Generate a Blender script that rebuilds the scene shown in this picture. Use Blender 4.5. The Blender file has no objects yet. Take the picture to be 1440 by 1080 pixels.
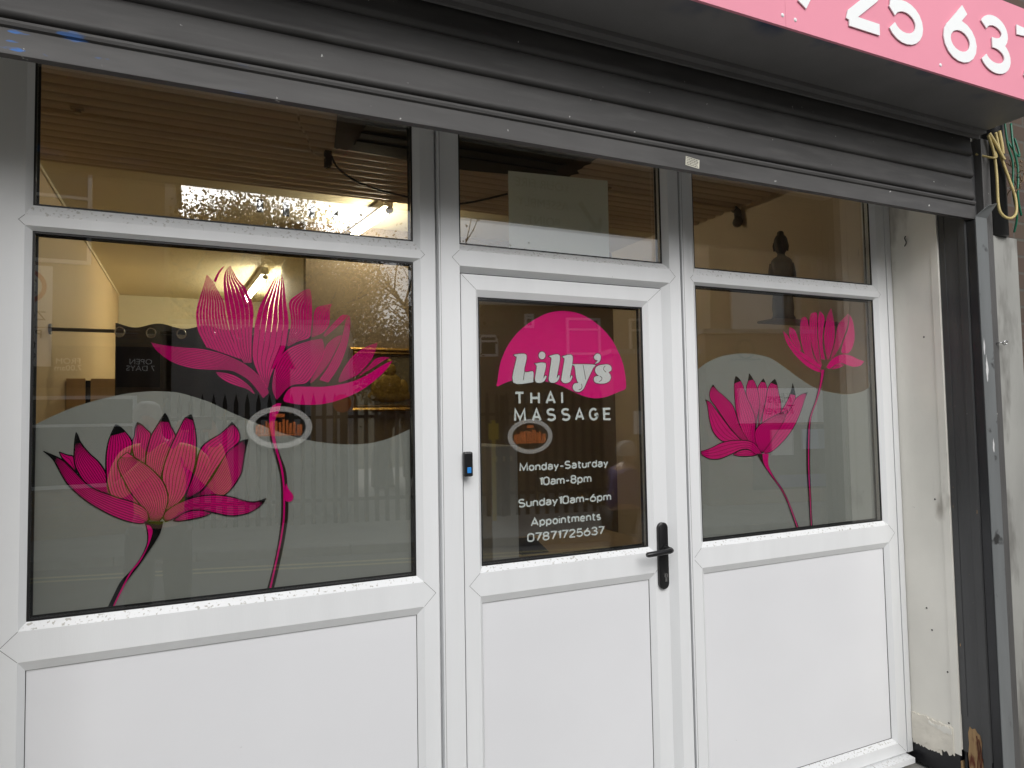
import bpy, bmesh, math, random
from mathutils import Vector, Matrix
random.seed(7)
sc = bpy.context.scene
C = sc.collection
PI = math.pi

# ------------------------------------------------------------------ camera, sky, sun, exposure
CAM = Vector((0.0, -2.1, 1.58))
yaw, pitch, roll = math.radians(24.8896), math.radians(2.7629), math.radians(-1.0058)
fw = Vector((math.sin(yaw)*math.cos(pitch), math.cos(yaw)*math.cos(pitch), math.sin(pitch)))
rt0 = Vector((math.cos(yaw), -math.sin(yaw), 0)); up0 = rt0.cross(fw)
rt = rt0*math.cos(roll) + up0*math.sin(roll); up = -rt0*math.sin(roll) + up0*math.cos(roll)
cd = bpy.data.cameras.new('camera'); cam = bpy.data.objects.new('camera', cd); C.objects.link(cam)
cam.matrix_world = Matrix(((rt.x, up.x, -fw.x, CAM.x), (rt.y, up.y, -fw.y, CAM.y), (rt.z, up.z, -fw.z, CAM.z), (0, 0, 0, 1)))
cd.sensor_width = 36; cd.lens = 955.98/1440*36; cd.clip_start = 0.02; cd.clip_end = 600
sc.camera = cam

SUN_EL, SUN_AZ = math.radians(35), math.radians(186)      # azimuth from +y clockwise: the street side, slightly left
w = bpy.data.worlds.new('World'); sc.world = w; w.use_nodes = True
wn = w.node_tree.nodes; wl = w.node_tree.links; wn.clear()
sky = wn.new('ShaderNodeTexSky'); sky.sky_type = 'NISHITA'; sky.sun_disc = False
sky.sun_elevation = SUN_EL; sky.sun_rotation = SUN_AZ; sky.air_density = 1.0; sky.dust_density = 1.6; sky.ozone_density = 1.0
hs = wn.new('ShaderNodeHueSaturation'); hs.inputs['Saturation'].default_value = 0.28
bgd = wn.new('ShaderNodeBackground'); bgd.inputs['Strength'].default_value = 0.098
wo = wn.new('ShaderNodeOutputWorld')
wl.new(sky.outputs[0], hs.inputs['Color']); wl.new(hs.outputs[0], bgd.inputs['Color']); wl.new(bgd.outputs[0], wo.inputs['Surface'])
sl = bpy.data.lights.new('sun', 'SUN'); sun = bpy.data.objects.new('sun', sl); C.objects.link(sun)
sl.energy = 2.15; sl.angle = math.radians(50); sl.color = (1, 0.985, 0.965)
sd = Vector((math.sin(SUN_AZ)*math.cos(SUN_EL), math.cos(SUN_AZ)*math.cos(SUN_EL), math.sin(SUN_EL)))
sun.rotation_euler = sd.to_track_quat('Z', 'Y').to_euler(); sun.location = (-6, -12, 14)
sc.view_settings.view_transform = 'Standard'; sc.view_settings.look = 'None'
sc.view_settings.gamma = 1; sc.view_settings.use_curve_mapping = False
sc.view_settings.exposure = 0.53
sc.cycles.transparent_max_bounces = 24; sc.cycles.max_bounces = 10; sc.cycles.glossy_bounces = 5
sc.cycles.sample_clamp_indirect = 5.0

# ------------------------------------------------------------------ helpers
def link(o, parent=None):
    C.objects.link(o)
    if parent is not None: o.parent = parent
    return o
def tag(o, label=None, cat=None, group=None, kind=None):
    if label: o['label'] = label
    if cat: o['category'] = cat
    if group: o['group'] = group
    if kind: o['kind'] = kind
    return o
def thing(name, label, cat, group=None, loc=(0, 0, 0), rz=0.0):
    o = bpy.data.objects.new(name, None); o.empty_display_size = 0.1
    o.location = loc; o.rotation_euler = (0, 0, rz); link(o)
    return tag(o, label, cat, group)
class MB:
    def __init__(s): s.v = []; s.f = []
    def add(s, vs, fs):
        n = len(s.v); s.v += [tuple(p) for p in vs]; s.f += [tuple(i+n for i in f) for f in fs]; return s
    def box(s, x0, x1, y0, y1, z0, z1):
        v = [(x, y, z) for z in (z0, z1) for y in (y0, y1) for x in (x0, x1)]
        return s.add(v, [(0, 2, 3, 1), (4, 5, 7, 6), (0, 1, 5, 4), (2, 6, 7, 3), (0, 4, 6, 2), (1, 3, 7, 5)])
    def quad(s, a, b, c, d): return s.add([a, b, c, d], [(0, 1, 2, 3)])
    def ring(s, r0, y0, r1, y1):
        # rectangular ring between rect r0=(x0,x1,z0,z1) at depth y0 and r1 at y1
        def cs(r, y): return [(r[0], y, r[2]), (r[1], y, r[2]), (r[1], y, r[3]), (r[0], y, r[3])]
        v = cs(r0, y0) + cs(r1, y1)
        return s.add(v, [(i, (i+1) % 4, (i+1) % 4+4, i+4) for i in range(4)])
    def tube(s, pts, rad, n=8, caps=True):
        pts = [Vector(p) for p in pts]; m = len(pts)
        rs = rad if isinstance(rad, (list, tuple)) else [rad]*m
        base = len(s.v); prev = None
        for i, p in enumerate(pts):
            t = (pts[min(i+1, m-1)] - pts[max(i-1, 0)]).normalized()
            if prev is None:
                a = Vector((0, 0, 1)) if abs(t.z) < 0.9 else Vector((1, 0, 0))
                u = t.cross(a).normalized()
            else:
                u = (prev - t*prev.dot(t)).normalized()
            prev = u; q = t.cross(u)
            for k in range(n):
                a = 2*PI*k/n; s.v.append(tuple(p + (u*math.cos(a)+q*math.sin(a))*rs[i]))
        for i in range(m-1):
            for k in range(n):
                a = base+i*n+k; b = base+i*n+(k+1) % n
                s.f.append((a, b, b+n, a+n))
        if caps:
            s.f.append(tuple(base+k for k in reversed(range(n)))); s.f.append(tuple(base+(m-1)*n+k for k in range(n)))
        return s
    def extrude_x(s, prof, x0, x1, closed=False):
        n = len(prof); v = [(x0, y, z) for y, z in prof] + [(x1, y, z) for y, z in prof]
        f = [(i, (i+1) % n, (i+1) % n+n, i+n) for i in range(n if closed else n-1)]
        if closed: f += [tuple(reversed(range(n))), tuple(range(n, 2*n))]
        return s.add(v, f)
    def extrude_z(s, prof, z0, z1, closed=True):
        n = len(prof); v = [(x, y, z0) for x, y in prof] + [(x, y, z1) for x, y in prof]
        f = [(i, (i+1) % n, (i+1) % n+n, i+n) for i in range(n if closed else n-1)]
        if closed: f += [tuple(reversed(range(n))), tuple(range(n, 2*n))]
        return s.add(v, f)
    def lathe(s, prof, cx, cy, n=20, sx=1, sy=1):
        base = len(s.v)
        for r, z in prof:
            for k in range(n): s.v.append((cx+r*sx*math.cos(2*PI*k/n), cy+r*sy*math.sin(2*PI*k/n), z))
        for i in range(len(prof)-1):
            for k in range(n):
                a = base+i*n+k; b = base+i*n+(k+1) % n; s.f.append((a, b, b+n, a+n))
        return s
    def build(s, name, mat, parent=None, smooth=False, bevel=0, fix=True, angle=None):
        me = bpy.data.meshes.new(name); me.from_pydata(s.v, [], s.f)
        if fix:
            bm = bmesh.new(); bm.from_mesh(me); bmesh.ops.recalc_face_normals(bm, faces=bm.faces); bm.to_mesh(me); bm.free()
        me.materials.append(mat)
        if smooth:
            for p in me.polygons: p.use_smooth = True
            if angle:
                try: me.set_sharp_from_angle(angle=math.radians(angle))
                except Exception: pass
        o = link(bpy.data.objects.new(name, me), parent)
        if bevel:
            b = o.modifiers.new('bevel', 'BEVEL'); b.width = bevel; b.segments = 2; b.limit_method = 'ANGLE'
        return o
def spline(pts, per=6, closed=False):
    n = len(pts); out = []
    P = [Vector(p) for p in pts]
    rng = n if closed else n-1
    for i in range(rng):
        if closed: p0, p1, p2, p3 = P[(i-1) % n], P[i], P[(i+1) % n], P[(i+2) % n]
        else: p0, p1, p2, p3 = P[max(i-1, 0)], P[i], P[i+1], P[min(i+2, n-1)]
        for k in range(per):
            t = k/per
            out.append(0.5*((2*p1)+(p2-p0)*t+(2*p0-5*p1+4*p2-p3)*t*t+(3*p1-p0-3*p2+p3)*t**3))
    if not closed: out.append(P[-1].copy())
    return out
def resample(pts, n):
    P = [Vector(p) for p in pts]; L = [0]
    for a, b in zip(P, P[1:]): L.append(L[-1]+(b-a).length)
    out = []; j = 0
    for i in range(n):
        d = L[-1]*i/(n-1)
        while j < len(L)-2 and L[j+1] < d: j += 1
        seg = L[j+1]-L[j]; t = 0 if seg < 1e-9 else (d-L[j])/seg
        out.append(P[j].lerp(P[j+1], min(max(t, 0), 1)))
    return out
def fill_poly(pts, y, holes=()):
    # flat polygon(s) in the x-z plane -> verts, tris
    from mathutils.geometry import tessellate_polygon
    loops = [[Vector((p[0], p[1], 0)) for p in pts]] + [[Vector((p[0], p[1], 0)) for p in h] for h in holes]
    tris = tessellate_polygon(loops); flat = [v for l in loops for v in l]
    return [(v.x, y, v.y) for v in flat], [tuple(t) for t in tris]
def ribbon(mb, pts, wdt, y, closed=False):
    P = [Vector((p[0], p[1])) for p in pts]; n = len(P)
    if n < 2: return
    ws = wdt if isinstance(wdt, (list, tuple)) else [wdt]*n
    vs = []
    for i in range(n):
        a = P[(i-1) % n] if (closed or i > 0) else P[i]; b = P[(i+1) % n] if (closed or i < n-1) else P[i]
        t = b-a
        t = t.normalized() if t.length > 1e-9 else Vector((1, 0))
        nn = Vector((-t.y, t.x)); k = 1.0
        if 0 < i < n-1 or closed:
            t1 = (P[i]-a); t1 = t1.normalized() if t1.length > 1e-9 else t
            k = 1/max(0.5, abs(nn.dot(Vector((-t1.y, t1.x)))))
        vs.append(P[i]+nn*ws[i]/2*k); vs.append(P[i]-nn*ws[i]/2*k)
    base = len(mb.v)
    mb.v += [(v.x, y, v.y) for v in vs]
    m = n if closed else n-1
    for i in range(m):
        j = (i+1) % n
        mb.f.append((base+2*i, base+2*i+1, base+2*j+1, base+2*j))

# ------------------------------------------------------------------ materials
def mat(name, col, rough=0.5, metal=0.0, spec=0.5, var=0.0, vscale=8.0, bump=0.0, bscale=60.0, emit=None, estr=0.0, stretch=(1, 1, 1)):
    m = bpy.data.materials.new(name); m.use_nodes = True
    nt = m.node_tree; b = nt.nodes['Principled BSDF']
    b.inputs['Base Color'].default_value = (*col, 1); b.inputs['Roughness'].default_value = rough
    b.inputs['Metallic'].default_value = metal; b.inputs['Specular IOR Level'].default_value = spec
    if emit:
        b.inputs['Emission Color'].default_value = (*emit, 1); b.inputs['Emission Strength'].default_value = estr
    if var or bump:
        tc = nt.nodes.new('ShaderNodeTexCoord'); mp = nt.nodes.new('ShaderNodeMapping'); mp.inputs['Scale'].default_value = stretch
        nt.links.new(tc.outputs['Object'], mp.inputs['Vector'])
    if var:
        n1 = nt.nodes.new('ShaderNodeTexNoise'); n1.inputs['Scale'].default_value = vscale; n1.inputs['Detail'].default_value = 6
        nt.links.new(mp.outputs[0], n1.inputs['Vector'])
        mr = nt.nodes.new('ShaderNodeMapRange'); mr.inputs['From Min'].default_value = 0.3; mr.inputs['From Max'].default_value = 0.7
        mr.inputs['To Min'].default_value = 1-var; mr.inputs['To Max'].default_value = 1+var*0.6
        nt.links.new(n1.outputs['Fac'], mr.inputs['Value'])
        mx = nt.nodes.new('ShaderNodeVectorMath'); mx.operation = 'SCALE'; mx.inputs[0].default_value = col
        nt.links.new(mr.outputs[0], mx.inputs['Scale']); nt.links.new(mx.outputs[0], b.inputs['Base Color'])
    if bump:
        n2 = nt.nodes.new('ShaderNodeTexNoise'); n2.inputs['Scale'].default_value = bscale; n2.inputs['Detail'].default_value = 5
        nt.links.new(mp.outputs[0], n2.inputs['Vector'])
        bp = nt.nodes.new('ShaderNodeBump'); bp.inputs['Strength'].default_value = bump; bp.inputs['Distance'].default_value = 0.01
        nt.links.new(n2.outputs['Fac'], bp.inputs['Height']); nt.links.new(bp.outputs[0], b.inputs['Normal'])
    return m
def overlay(m, col, thresh, scale, soft=0.02, coord=None, rough=None, stretch=(1, 1, 1), limit=None, upward=False, detail=4):
    """a second colour where a noise passes a threshold (paint flakes, rust, droppings, dust)"""
    nt = m.node_tree; b = nt.nodes['Principled BSDF']; L = nt.links
    tc = nt.nodes.new('ShaderNodeTexCoord'); mp = nt.nodes.new('ShaderNodeMapping'); mp.inputs['Scale'].default_value = stretch
    L.new(tc.outputs['Object'], mp.inputs['Vector'])
    n = nt.nodes.new('ShaderNodeTexNoise'); n.inputs['Scale'].default_value = scale; n.inputs['Detail'].default_value = detail
    L.new(mp.outputs[0], n.inputs['Vector'])
    mr = nt.nodes.new('ShaderNodeMapRange'); mr.inputs['From Min'].default_value = thresh-soft; mr.inputs['From Max'].default_value = thresh+soft
    L.new(n.outputs['Fac'], mr.inputs['Value']); fac = mr.outputs[0]
    def mul(a, bb):
        q = nt.nodes.new('ShaderNodeMath'); q.operation = 'MULTIPLY'; L.new(a, q.inputs[0]); L.new(bb, q.inputs[1]); return q.outputs[0]
    if limit:
        sx = nt.nodes.new('ShaderNodeSeparateXYZ'); L.new(tc.outputs['Object'], sx.inputs[0])
        for ax, lo, hi in limit:      # fades from 0 at lo to 1 at hi
            r = nt.nodes.new('ShaderNodeMapRange'); r.inputs['From Min'].default_value = lo; r.inputs['From Max'].default_value = hi
            L.new(sx.outputs[ax], r.inputs['Value']); fac = mul(fac, r.outputs[0])
    if upward:
        g = nt.nodes.new('ShaderNodeNewGeometry'); s2 = nt.nodes.new('ShaderNodeSeparateXYZ'); L.new(g.outputs['Normal'], s2.inputs[0])
        r = nt.nodes.new('ShaderNodeMapRange'); r.inputs['From Min'].default_value = 0.3; r.inputs['From Max'].default_value = 0.5
        L.new(s2.outputs['Z'], r.inputs['Value']); fac = mul(fac, r.outputs[0])
    mx = nt.nodes.new('ShaderNodeMix'); mx.data_type = 'RGBA'
    src = b.inputs['Base Color']
    if src.is_linked: L.new(src.links[0].from_socket, mx.inputs[6])
    else: mx.inputs[6].default_value = src.default_value
    mx.inputs[7].default_value = (*col, 1); L.new(fac, mx.inputs[0]); L.new(mx.outputs[2], b.inputs['Base Color'])
    return m
def brick(name, c1, c2, mortar, scale=1.0, rough=0.85, face='xz'):
    m = mat(name, c1, rough, spec=0.2); nt = m.node_tree; b = nt.nodes['Principled BSDF']; L = nt.links
    tc = nt.nodes.new('ShaderNodeTexCoord'); s = nt.nodes.new('ShaderNodeSeparateXYZ'); cb = nt.nodes.new('ShaderNodeCombineXYZ')
    L.new(tc.outputs['Object'], s.inputs[0])
    ad = nt.nodes.new('ShaderNodeMath'); ad.operation = 'ADD'; L.new(s.outputs['X'], ad.inputs[0]); L.new(s.outputs['Y'], ad.inputs[1])
    L.new(ad.outputs[0], cb.inputs[0]); L.new(s.outputs['Z'], cb.inputs[1])
    t = nt.nodes.new('ShaderNodeTexBrick'); L.new(cb.outputs[0], t.inputs['Vector'])
    t.inputs['Color1'].default_value = (*c1, 1); t.inputs['Color2'].default_value = (*c2, 1); t.inputs['Mortar'].default_value = (*mortar, 1)
    t.inputs['Scale'].default_value = scale; t.inputs['Brick Width'].default_value = 0.225; t.inputs['Row Height'].default_value = 0.075
    t.inputs['Mortar Size'].default_value = 0.006; t.inputs['Bias'].default_value = -0.2
    n = nt.nodes.new('ShaderNodeTexNoise'); n.inputs['Scale'].default_value = 3; n.inputs['Detail'].default_value = 6
    mx = nt.nodes.new('ShaderNodeMix'); mx.data_type = 'RGBA'; mx.blend_type = 'MULTIPLY'; mx.inputs[0].default_value = 0.45
    L.new(tc.outputs['Object'], n.inputs['Vector']); L.new(t.outputs['Color'], mx.inputs[6]); L.new(n.outputs['Color'], mx.inputs[7])
    L.new(mx.outputs[2], b.inputs['Base Color'])
    bp = nt.nodes.new('ShaderNodeBump'); bp.inputs['Strength'].default_value = 0.5; bp.inputs['Distance'].default_value = 0.01; bp.invert = True
    L.new(t.outputs['Fac'], bp.inputs['Height']); L.new(bp.outputs[0], b.inputs['Normal'])
    return m
def glass_mat(name, f0=0.165, tint=(0.97, 0.985, 0.975)):
    """thin clear glass: each face mirrors a little (more at grazing angles) and lets the rest straight through"""
    m = bpy.data.materials.new(name); m.use_nodes = True; nt = m.node_tree; nt.nodes.clear(); L = nt.links
    o = nt.nodes.new('ShaderNodeOutputMaterial'); mx = nt.nodes.new('ShaderNodeMixShader')
    t = nt.nodes.new('ShaderNodeBsdfTransparent'); t.inputs['Color'].default_value = (*tint, 1)
    g = nt.nodes.new('ShaderNodeBsdfGlossy'); g.inputs['Roughness'].default_value = 0.0
    ge = nt.nodes.new('ShaderNodeNewGeometry'); dt = nt.nodes.new('ShaderNodeVectorMath'); dt.operation = 'DOT_PRODUCT'
    L.new(ge.outputs['Incoming'], dt.inputs[0]); L.new(ge.outputs['Normal'], dt.inputs[1])
    def mth(op, a, b=None):
        q = nt.nodes.new('ShaderNodeMath'); q.operation = op
        for i, s in enumerate((a, b)):
            if s is None: continue
            if isinstance(s, (int, float)): q.inputs[i].default_value = s
            else: L.new(s, q.inputs[i])
        return q.outputs[0]
    c = mth('ABSOLUTE', dt.outputs['Value']); k = mth('POWER', mth('SUBTRACT', 1.0, c), 5.0)
    f = mth('MULTIPLY_ADD', k, 1-f0); nt.nodes[-1].inputs[2].default_value = f0
    n = nt.nodes.new('ShaderNodeTexNoise'); n.inputs['Scale'].default_value = 1.3; n.inputs['Detail'].default_value = 1
    tc = nt.nodes.new('ShaderNodeTexCoord'); L.new(tc.outputs['Object'], n.inputs['Vector'])
    bp = nt.nodes.new('ShaderNodeBump'); bp.inputs['Strength'].default_value = 0.012; bp.inputs['Distance'].default_value = 0.05
    L.new(n.outputs['Fac'], bp.inputs['Height']); L.new(bp.outputs[0], g.inputs['Normal'])
    L.new(f, mx.inputs[0]); L.new(t.outputs[0], mx.inputs[1]); L.new(g.outputs[0], mx.inputs[2]); L.new(mx.outputs[0], o.inputs['Surface'])
    return m
def film_mat(name, col, trans, rough=0.6, alpha=1.0):
    """thin vinyl: reflects and lets some light through"""
    m = bpy.data.materials.new(name); m.use_nodes = True; nt = m.node_tree; nt.nodes.clear(); L = nt.links
    o = nt.nodes.new('ShaderNodeOutputMaterial')
    d = nt.nodes.new('ShaderNodeBsdfDiffuse'); d.inputs['Color'].default_value = (*col, 1)
    t = nt.nodes.new('ShaderNodeBsdfTranslucent'); t.inputs['Color'].default_value = (*[min(1, c*trans) for c in col], 1)
    a = nt.nodes.new('ShaderNodeAddShader'); L.new(d.outputs[0], a.inputs[0]); L.new(t.outputs[0], a.inputs[1])
    n = nt.nodes.new('ShaderNodeTexNoise'); n.inputs['Scale'].default_value = 2.2; n.inputs['Detail'].default_value = 5
    tc = nt.nodes.new('ShaderNodeTexCoord'); L.new(tc.outputs['Object'], n.inputs['Vector'])
    mr = nt.nodes.new('ShaderNodeMapRange'); mr.inputs['To Min'].default_value = 0.88; mr.inputs['To Max'].default_value = 1.1
    L.new(n.outputs['Fac'], mr.inputs['Value'])
    sc_ = nt.nodes.new('ShaderNodeVectorMath'); sc_.operation = 'SCALE'; sc_.inputs[0].default_value = col
    L.new(mr.outputs[0], sc_.inputs['Scale']); L.new(sc_.outputs[0], d.inputs['Color'])
    if alpha < 1:
        tr = nt.nodes.new('ShaderNodeBsdfTransparent'); mx = nt.nodes.new('ShaderNodeMixShader'); mx.inputs[0].default_value = alpha
        L.new(tr.outputs[0], mx.inputs[1]); L.new(a.outputs[0], mx.inputs[2]); L.new(mx.outputs[0], o.inputs['Surface'])
    else: L.new(a.outputs[0], o.inputs['Surface'])
    return m

M = {}
M['upvc'] = overlay(overlay(mat('white_upvc', (0.75, 0.762, 0.772), 0.33, var=0.03, vscale=1.6, bump=0.03, bscale=40, stretch=(9, 9, 1)),
                    (0.42, 0.41, 0.38), 0.62, 120, 0.04, upward=True), (0.25, 0.24, 0.22), 0.79, 55, 0.01)
M['panel'] = overlay(mat('white_panel', (0.735, 0.74, 0.76), 0.28, var=0.04, vscale=1.3, bump=0.03, bscale=9), (0.22, 0.21, 0.2), 0.80, 38, 0.01)
M['gasket'] = mat('black_rubber', (0.008, 0.008, 0.009), 0.45)
M['seam'] = mat('joint_seam', (0.13, 0.13, 0.13), 0.7)
M['glass'] = glass_mat('window_glass')
M['film'] = film_mat('frosted_vinyl', (0.265, 0.267, 0.252), 0.35)
M['pink'] = film_mat('magenta_vinyl', (0.66, 0.002, 0.18), 0.22)
M['pinkd'] = film_mat('pink_logo_vinyl', (0.80, 0.015, 0.23), 0.25)
M['blackv'] = film_mat('black_clear_gap', (0.006, 0.006, 0.006), 0.1)  # black strips stand in for clear gaps onto the dark interior
M['brownv'] = film_mat('brown_clear_gap', (0.03, 0.02, 0.016), 0.1)  # dark colour painted where the dim interior would show through the gaps
M['whitev'] = film_mat('white_vinyl', (0.80, 0.83, 0.83), 0.1)
M['ringv'] = film_mat('translucent_white_vinyl', (0.55, 0.55, 0.53), 0.5, alpha=0.21)
M['orangev'] = film_mat('translucent_orange_vinyl', (0.55, 0.15, 0.04), 0.5, alpha=0.23)
M['black'] = mat('black_plastic', (0.009, 0.009, 0.01), 0.32)
M['steel'] = mat('bright_steel', (0.6, 0.6, 0.6), 0.25, metal=1)
M['blue'] = mat('blue_button', (0.02, 0.22, 0.62), 0.4)
M['shutter'] = overlay(overlay(overlay(mat('dark_grey_shutter_paint', (0.058, 0.056, 0.055), 0.58, var=0.25, vscale=5, bump=0.06, bscale=25, stretch=(0.6, 2, 2)),
        (0.072, 0.07, 0.068), 0.60, 7, 0.12, stretch=(0.8, 4, 6)), (0.02, 0.12, 0.38), 0.625, 9, 0.015, stretch=(0.7, 3, 3), limit=[('X', 0.15, -0.35), ('Z', 2.46, 2.43)]),
        (0.50, 0.50, 0.48), 0.748, 48, 0.012)
M['soffit'] = overlay(mat('dark_grey_canopy_paint', (0.17, 0.167, 0.168), 0.5, var=0.2, vscale=3, bump=0.04, bscale=12), (0.03, 0.05, 0.11), 0.55, 5, 0.08, limit=[('Y', -0.55, -0.63)])
M['signpink'] = mat('pink_sign_face', (0.80, 0.29, 0.38), 0.35, var=0.06, vscale=2)
M['signwhite'] = mat('white_sign_letter', (0.86, 0.88, 0.88), 0.35)
M['cream'] = overlay(overlay(mat('cream_plaster', (0.82, 0.80, 0.735), 0.6, var=0.06, vscale=4, bump=0.18, bscale=9), (0.45, 0.42, 0.37), 0.66, 6, 0.05, stretch=(1, 1, .4)),
        (0.08, 0.07, 0.06), 0.80, 30, 0.012)
M['creamraw'] = mat('peeling_cream_paint', (0.80, 0.76, 0.67), 0.7, var=0.12, vscale=12, bump=0.4, bscale=30)
M['plinth'] = overlay(mat('black_plinth_paint', (0.012, 0.012, 0.015), 0.4, var=0.2, bump=0.15, bscale=30), (0.4, 0.4, 0.4), 0.72, 18, 0.02)
M['blackwood'] = overlay(overlay(mat('black_painted_timber', (0.058, 0.059, 0.061), 0.42, var=0.2, vscale=4, bump=0.12, bscale=30, stretch=(4, 4, 0.4)),
        (0.4, 0.25, 0.1), 0.735, 26, 0.012, stretch=(1, 1, 0.45)), (0.35, 0.35, 0.33), 0.76, 60, 0.01)
M['rail'] = overlay(mat('grey_guide_rail_paint', (0.155, 0.165, 0.168), 0.38, var=0.15, vscale=4, bump=0.05, bscale=30, stretch=(3, 3, .5)), (0.03, 0.03, 0.03), 0.68, 12, 0.03)
M['slot'] = mat('dark_rail_slot', (0.018, 0.019, 0.022), 0.4, var=0.3, vscale=8, bump=0.1, bscale=20)  # near-black colour for the side of the rail at the slot
M['railwhite'] = mat('white_paint_smear', (0.6, 0.6, 0.6), 0.6)
M['greystrip'] = overlay(mat('grey_board_paint', (0.085, 0.083, 0.081), 0.55, var=0.2, vscale=6, bump=0.25, bscale=40, stretch=(3, 3, .6)), (0.3, 0.3, 0.28), 0.76, 40, 0.01)
M['pier'] = overlay(mat('pale_grey_render', (0.30, 0.30, 0.28), 0.75, var=0.2, vscale=5, bump=0.3, bscale=30, stretch=(1, 1, .4)), (0.10, 0.095, 0.085), 0.60, 5, 0.10, stretch=(2, 2, .6))
M['rotwood'] = overlay(mat('bare_rotten_wood', (0.36, 0.23, 0.11), 0.8, var=0.35, vscale=10, bump=0.6, bscale=22, stretch=(4, 4, .5)), (0.12, 0.03, 0.012), 0.56, 11, 0.04, stretch=(2, 2, .6))
M['splint'] = mat('dark_red_rot', (0.10, 0.03, 0.015), 0.85, var=0.4, vscale=30)
M['brickred'] = brick('red_brick', (0.125, 0.09, 0.072), (0.10, 0.072, 0.06), (0.12, 0.11, 0.098))
M['bricktan'] = brick('brown_brick', (0.33, 0.235, 0.155), (0.27, 0.19, 0.13), (0.30, 0.25, 0.20))
M['brickgold'] = brick('buff_brick', (0.36, 0.26, 0.155), (0.30, 0.215, 0.13), (0.27, 0.23, 0.175))
M['cableY'] = mat('yellowed_cable', (0.55, 0.44, 0.18), 0.5, var=0.2, vscale=15)
M['cableG'] = mat('green_cable', (0.01, 0.13, 0.075), 0.4)
M['cableK'] = mat('black_cable', (0.012, 0.011, 0.01), 0.5)
M['paper'] = film_mat('thin_paper', (0.56, 0.58, 0.53), 0.5)
M['paperink'] = film_mat('faint_print', (0.51, 0.52, 0.45), 0.5)
M['concrete'] = mat('worn_concrete', (0.26, 0.235, 0.195), 0.85, var=0.25, vscale=8, bump=0.3, bscale=60)
M['asphalt'] = mat('asphalt', (0.15, 0.15, 0.147), 0.85, var=0.2, vscale=2, bump=0.3, bscale=200)
M['paving'] = mat('paving_slab', (0.34, 0.335, 0.31), 0.85, var=0.15, vscale=2, bump=0.2, bscale=80)
M['kerb'] = mat('kerb_stone', (0.30, 0.30, 0.28), 0.8, var=0.15, vscale=5, bump=0.2, bscale=60)
M['yline'] = mat('yellow_road_paint', (0.55, 0.48, 0.24), 0.7, var=0.25, vscale=9)
# interior
M['wallL'] = mat('tan_wall_paint', (0.62, 0.47, 0.28), 0.6, var=0.05, vscale=2)
M['wallC'] = mat('cream_wall_paint', (0.66, 0.62, 0.46), 0.6, var=0.05, vscale=2)
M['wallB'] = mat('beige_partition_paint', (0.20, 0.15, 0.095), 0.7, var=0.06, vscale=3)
M['wallR'] = mat('light_tan_wall_paint', (0.66, 0.53, 0.37), 0.7, var=0.06, vscale=3)
M['dado'] = mat('brown_timber_dado', (0.60, 0.40, 0.20), 0.5, var=0.12, vscale=4, stretch=(4, 4, .5))
M['ceil'] = mat('cream_ceiling_paint', (0.74, 0.65, 0.44), 0.7, var=0.03, vscale=2)
M['boards'] = mat('cream_painted_boards', (0.70, 0.56, 0.40), 0.5, var=0.12, vscale=3, stretch=(.5, 6, 1), bump=0.06, bscale=30)
bnt = M['boards'].node_tree; bb_ = bnt.nodes['Principled BSDF']      # shade of the grooves between the reeds, painted into the board colour
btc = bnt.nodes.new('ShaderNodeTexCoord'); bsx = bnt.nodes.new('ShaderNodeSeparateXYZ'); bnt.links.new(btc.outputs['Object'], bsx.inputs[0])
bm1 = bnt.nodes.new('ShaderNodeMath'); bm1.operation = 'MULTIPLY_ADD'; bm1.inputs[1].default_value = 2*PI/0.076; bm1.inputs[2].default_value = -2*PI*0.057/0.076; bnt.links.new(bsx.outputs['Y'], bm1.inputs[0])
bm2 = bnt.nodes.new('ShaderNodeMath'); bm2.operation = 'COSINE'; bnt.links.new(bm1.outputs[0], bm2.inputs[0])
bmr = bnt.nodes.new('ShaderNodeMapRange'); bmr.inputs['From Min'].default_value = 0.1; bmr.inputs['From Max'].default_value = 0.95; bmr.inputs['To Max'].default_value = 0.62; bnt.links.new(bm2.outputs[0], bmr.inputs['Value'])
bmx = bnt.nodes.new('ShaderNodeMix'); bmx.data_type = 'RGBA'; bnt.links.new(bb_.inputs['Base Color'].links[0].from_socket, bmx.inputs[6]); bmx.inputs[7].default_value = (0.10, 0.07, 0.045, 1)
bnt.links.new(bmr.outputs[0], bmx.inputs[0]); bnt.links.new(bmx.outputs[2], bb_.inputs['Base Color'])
M['darkboards'] = mat('charred_dark_boards', (0.006, 0.005, 0.0045), 0.6, var=0.3, vscale=4, stretch=(.5, 6, 1))
M['scorch'] = mat('flaking_brown_paint', (0.028, 0.013, 0.009), 0.7, var=0.4, vscale=14)
M['floorin'] = mat('brown_floor', (0.16, 0.11, 0.07), 0.5, var=0.2)
M['curtain'] = mat('black_curtain_cloth', (0.011, 0.010, 0.011), 0.8, var=0.2, vscale=6)
M['gold'] = mat('gold_leaf_frame', (0.36, 0.21, 0.05), 0.42, metal=0.9, var=0.25, vscale=20, bump=0.2, bscale=60)
M['canvas'] = mat('muted_brown_canvas', (0.16, 0.13, 0.075), 0.6, var=0.2, vscale=8)
M['goldfig'] = mat('dull_gold_relief', (0.34, 0.22, 0.05), 0.45, metal=0.5, var=0.2, vscale=12)
M['statue'] = mat('dark_bronze', (0.085, 0.062, 0.045), 0.5, var=0.35, vscale=22, bump=0.3, bscale=50)
M['tube'] = mat('lit_tube', (0.9, 0.9, 0.85), 0.4, emit=(1.0, 0.89, 0.66), estr=60)
M['fitting'] = mat('white_light_fitting', (0.55, 0.52, 0.45), 0.5)
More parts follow.
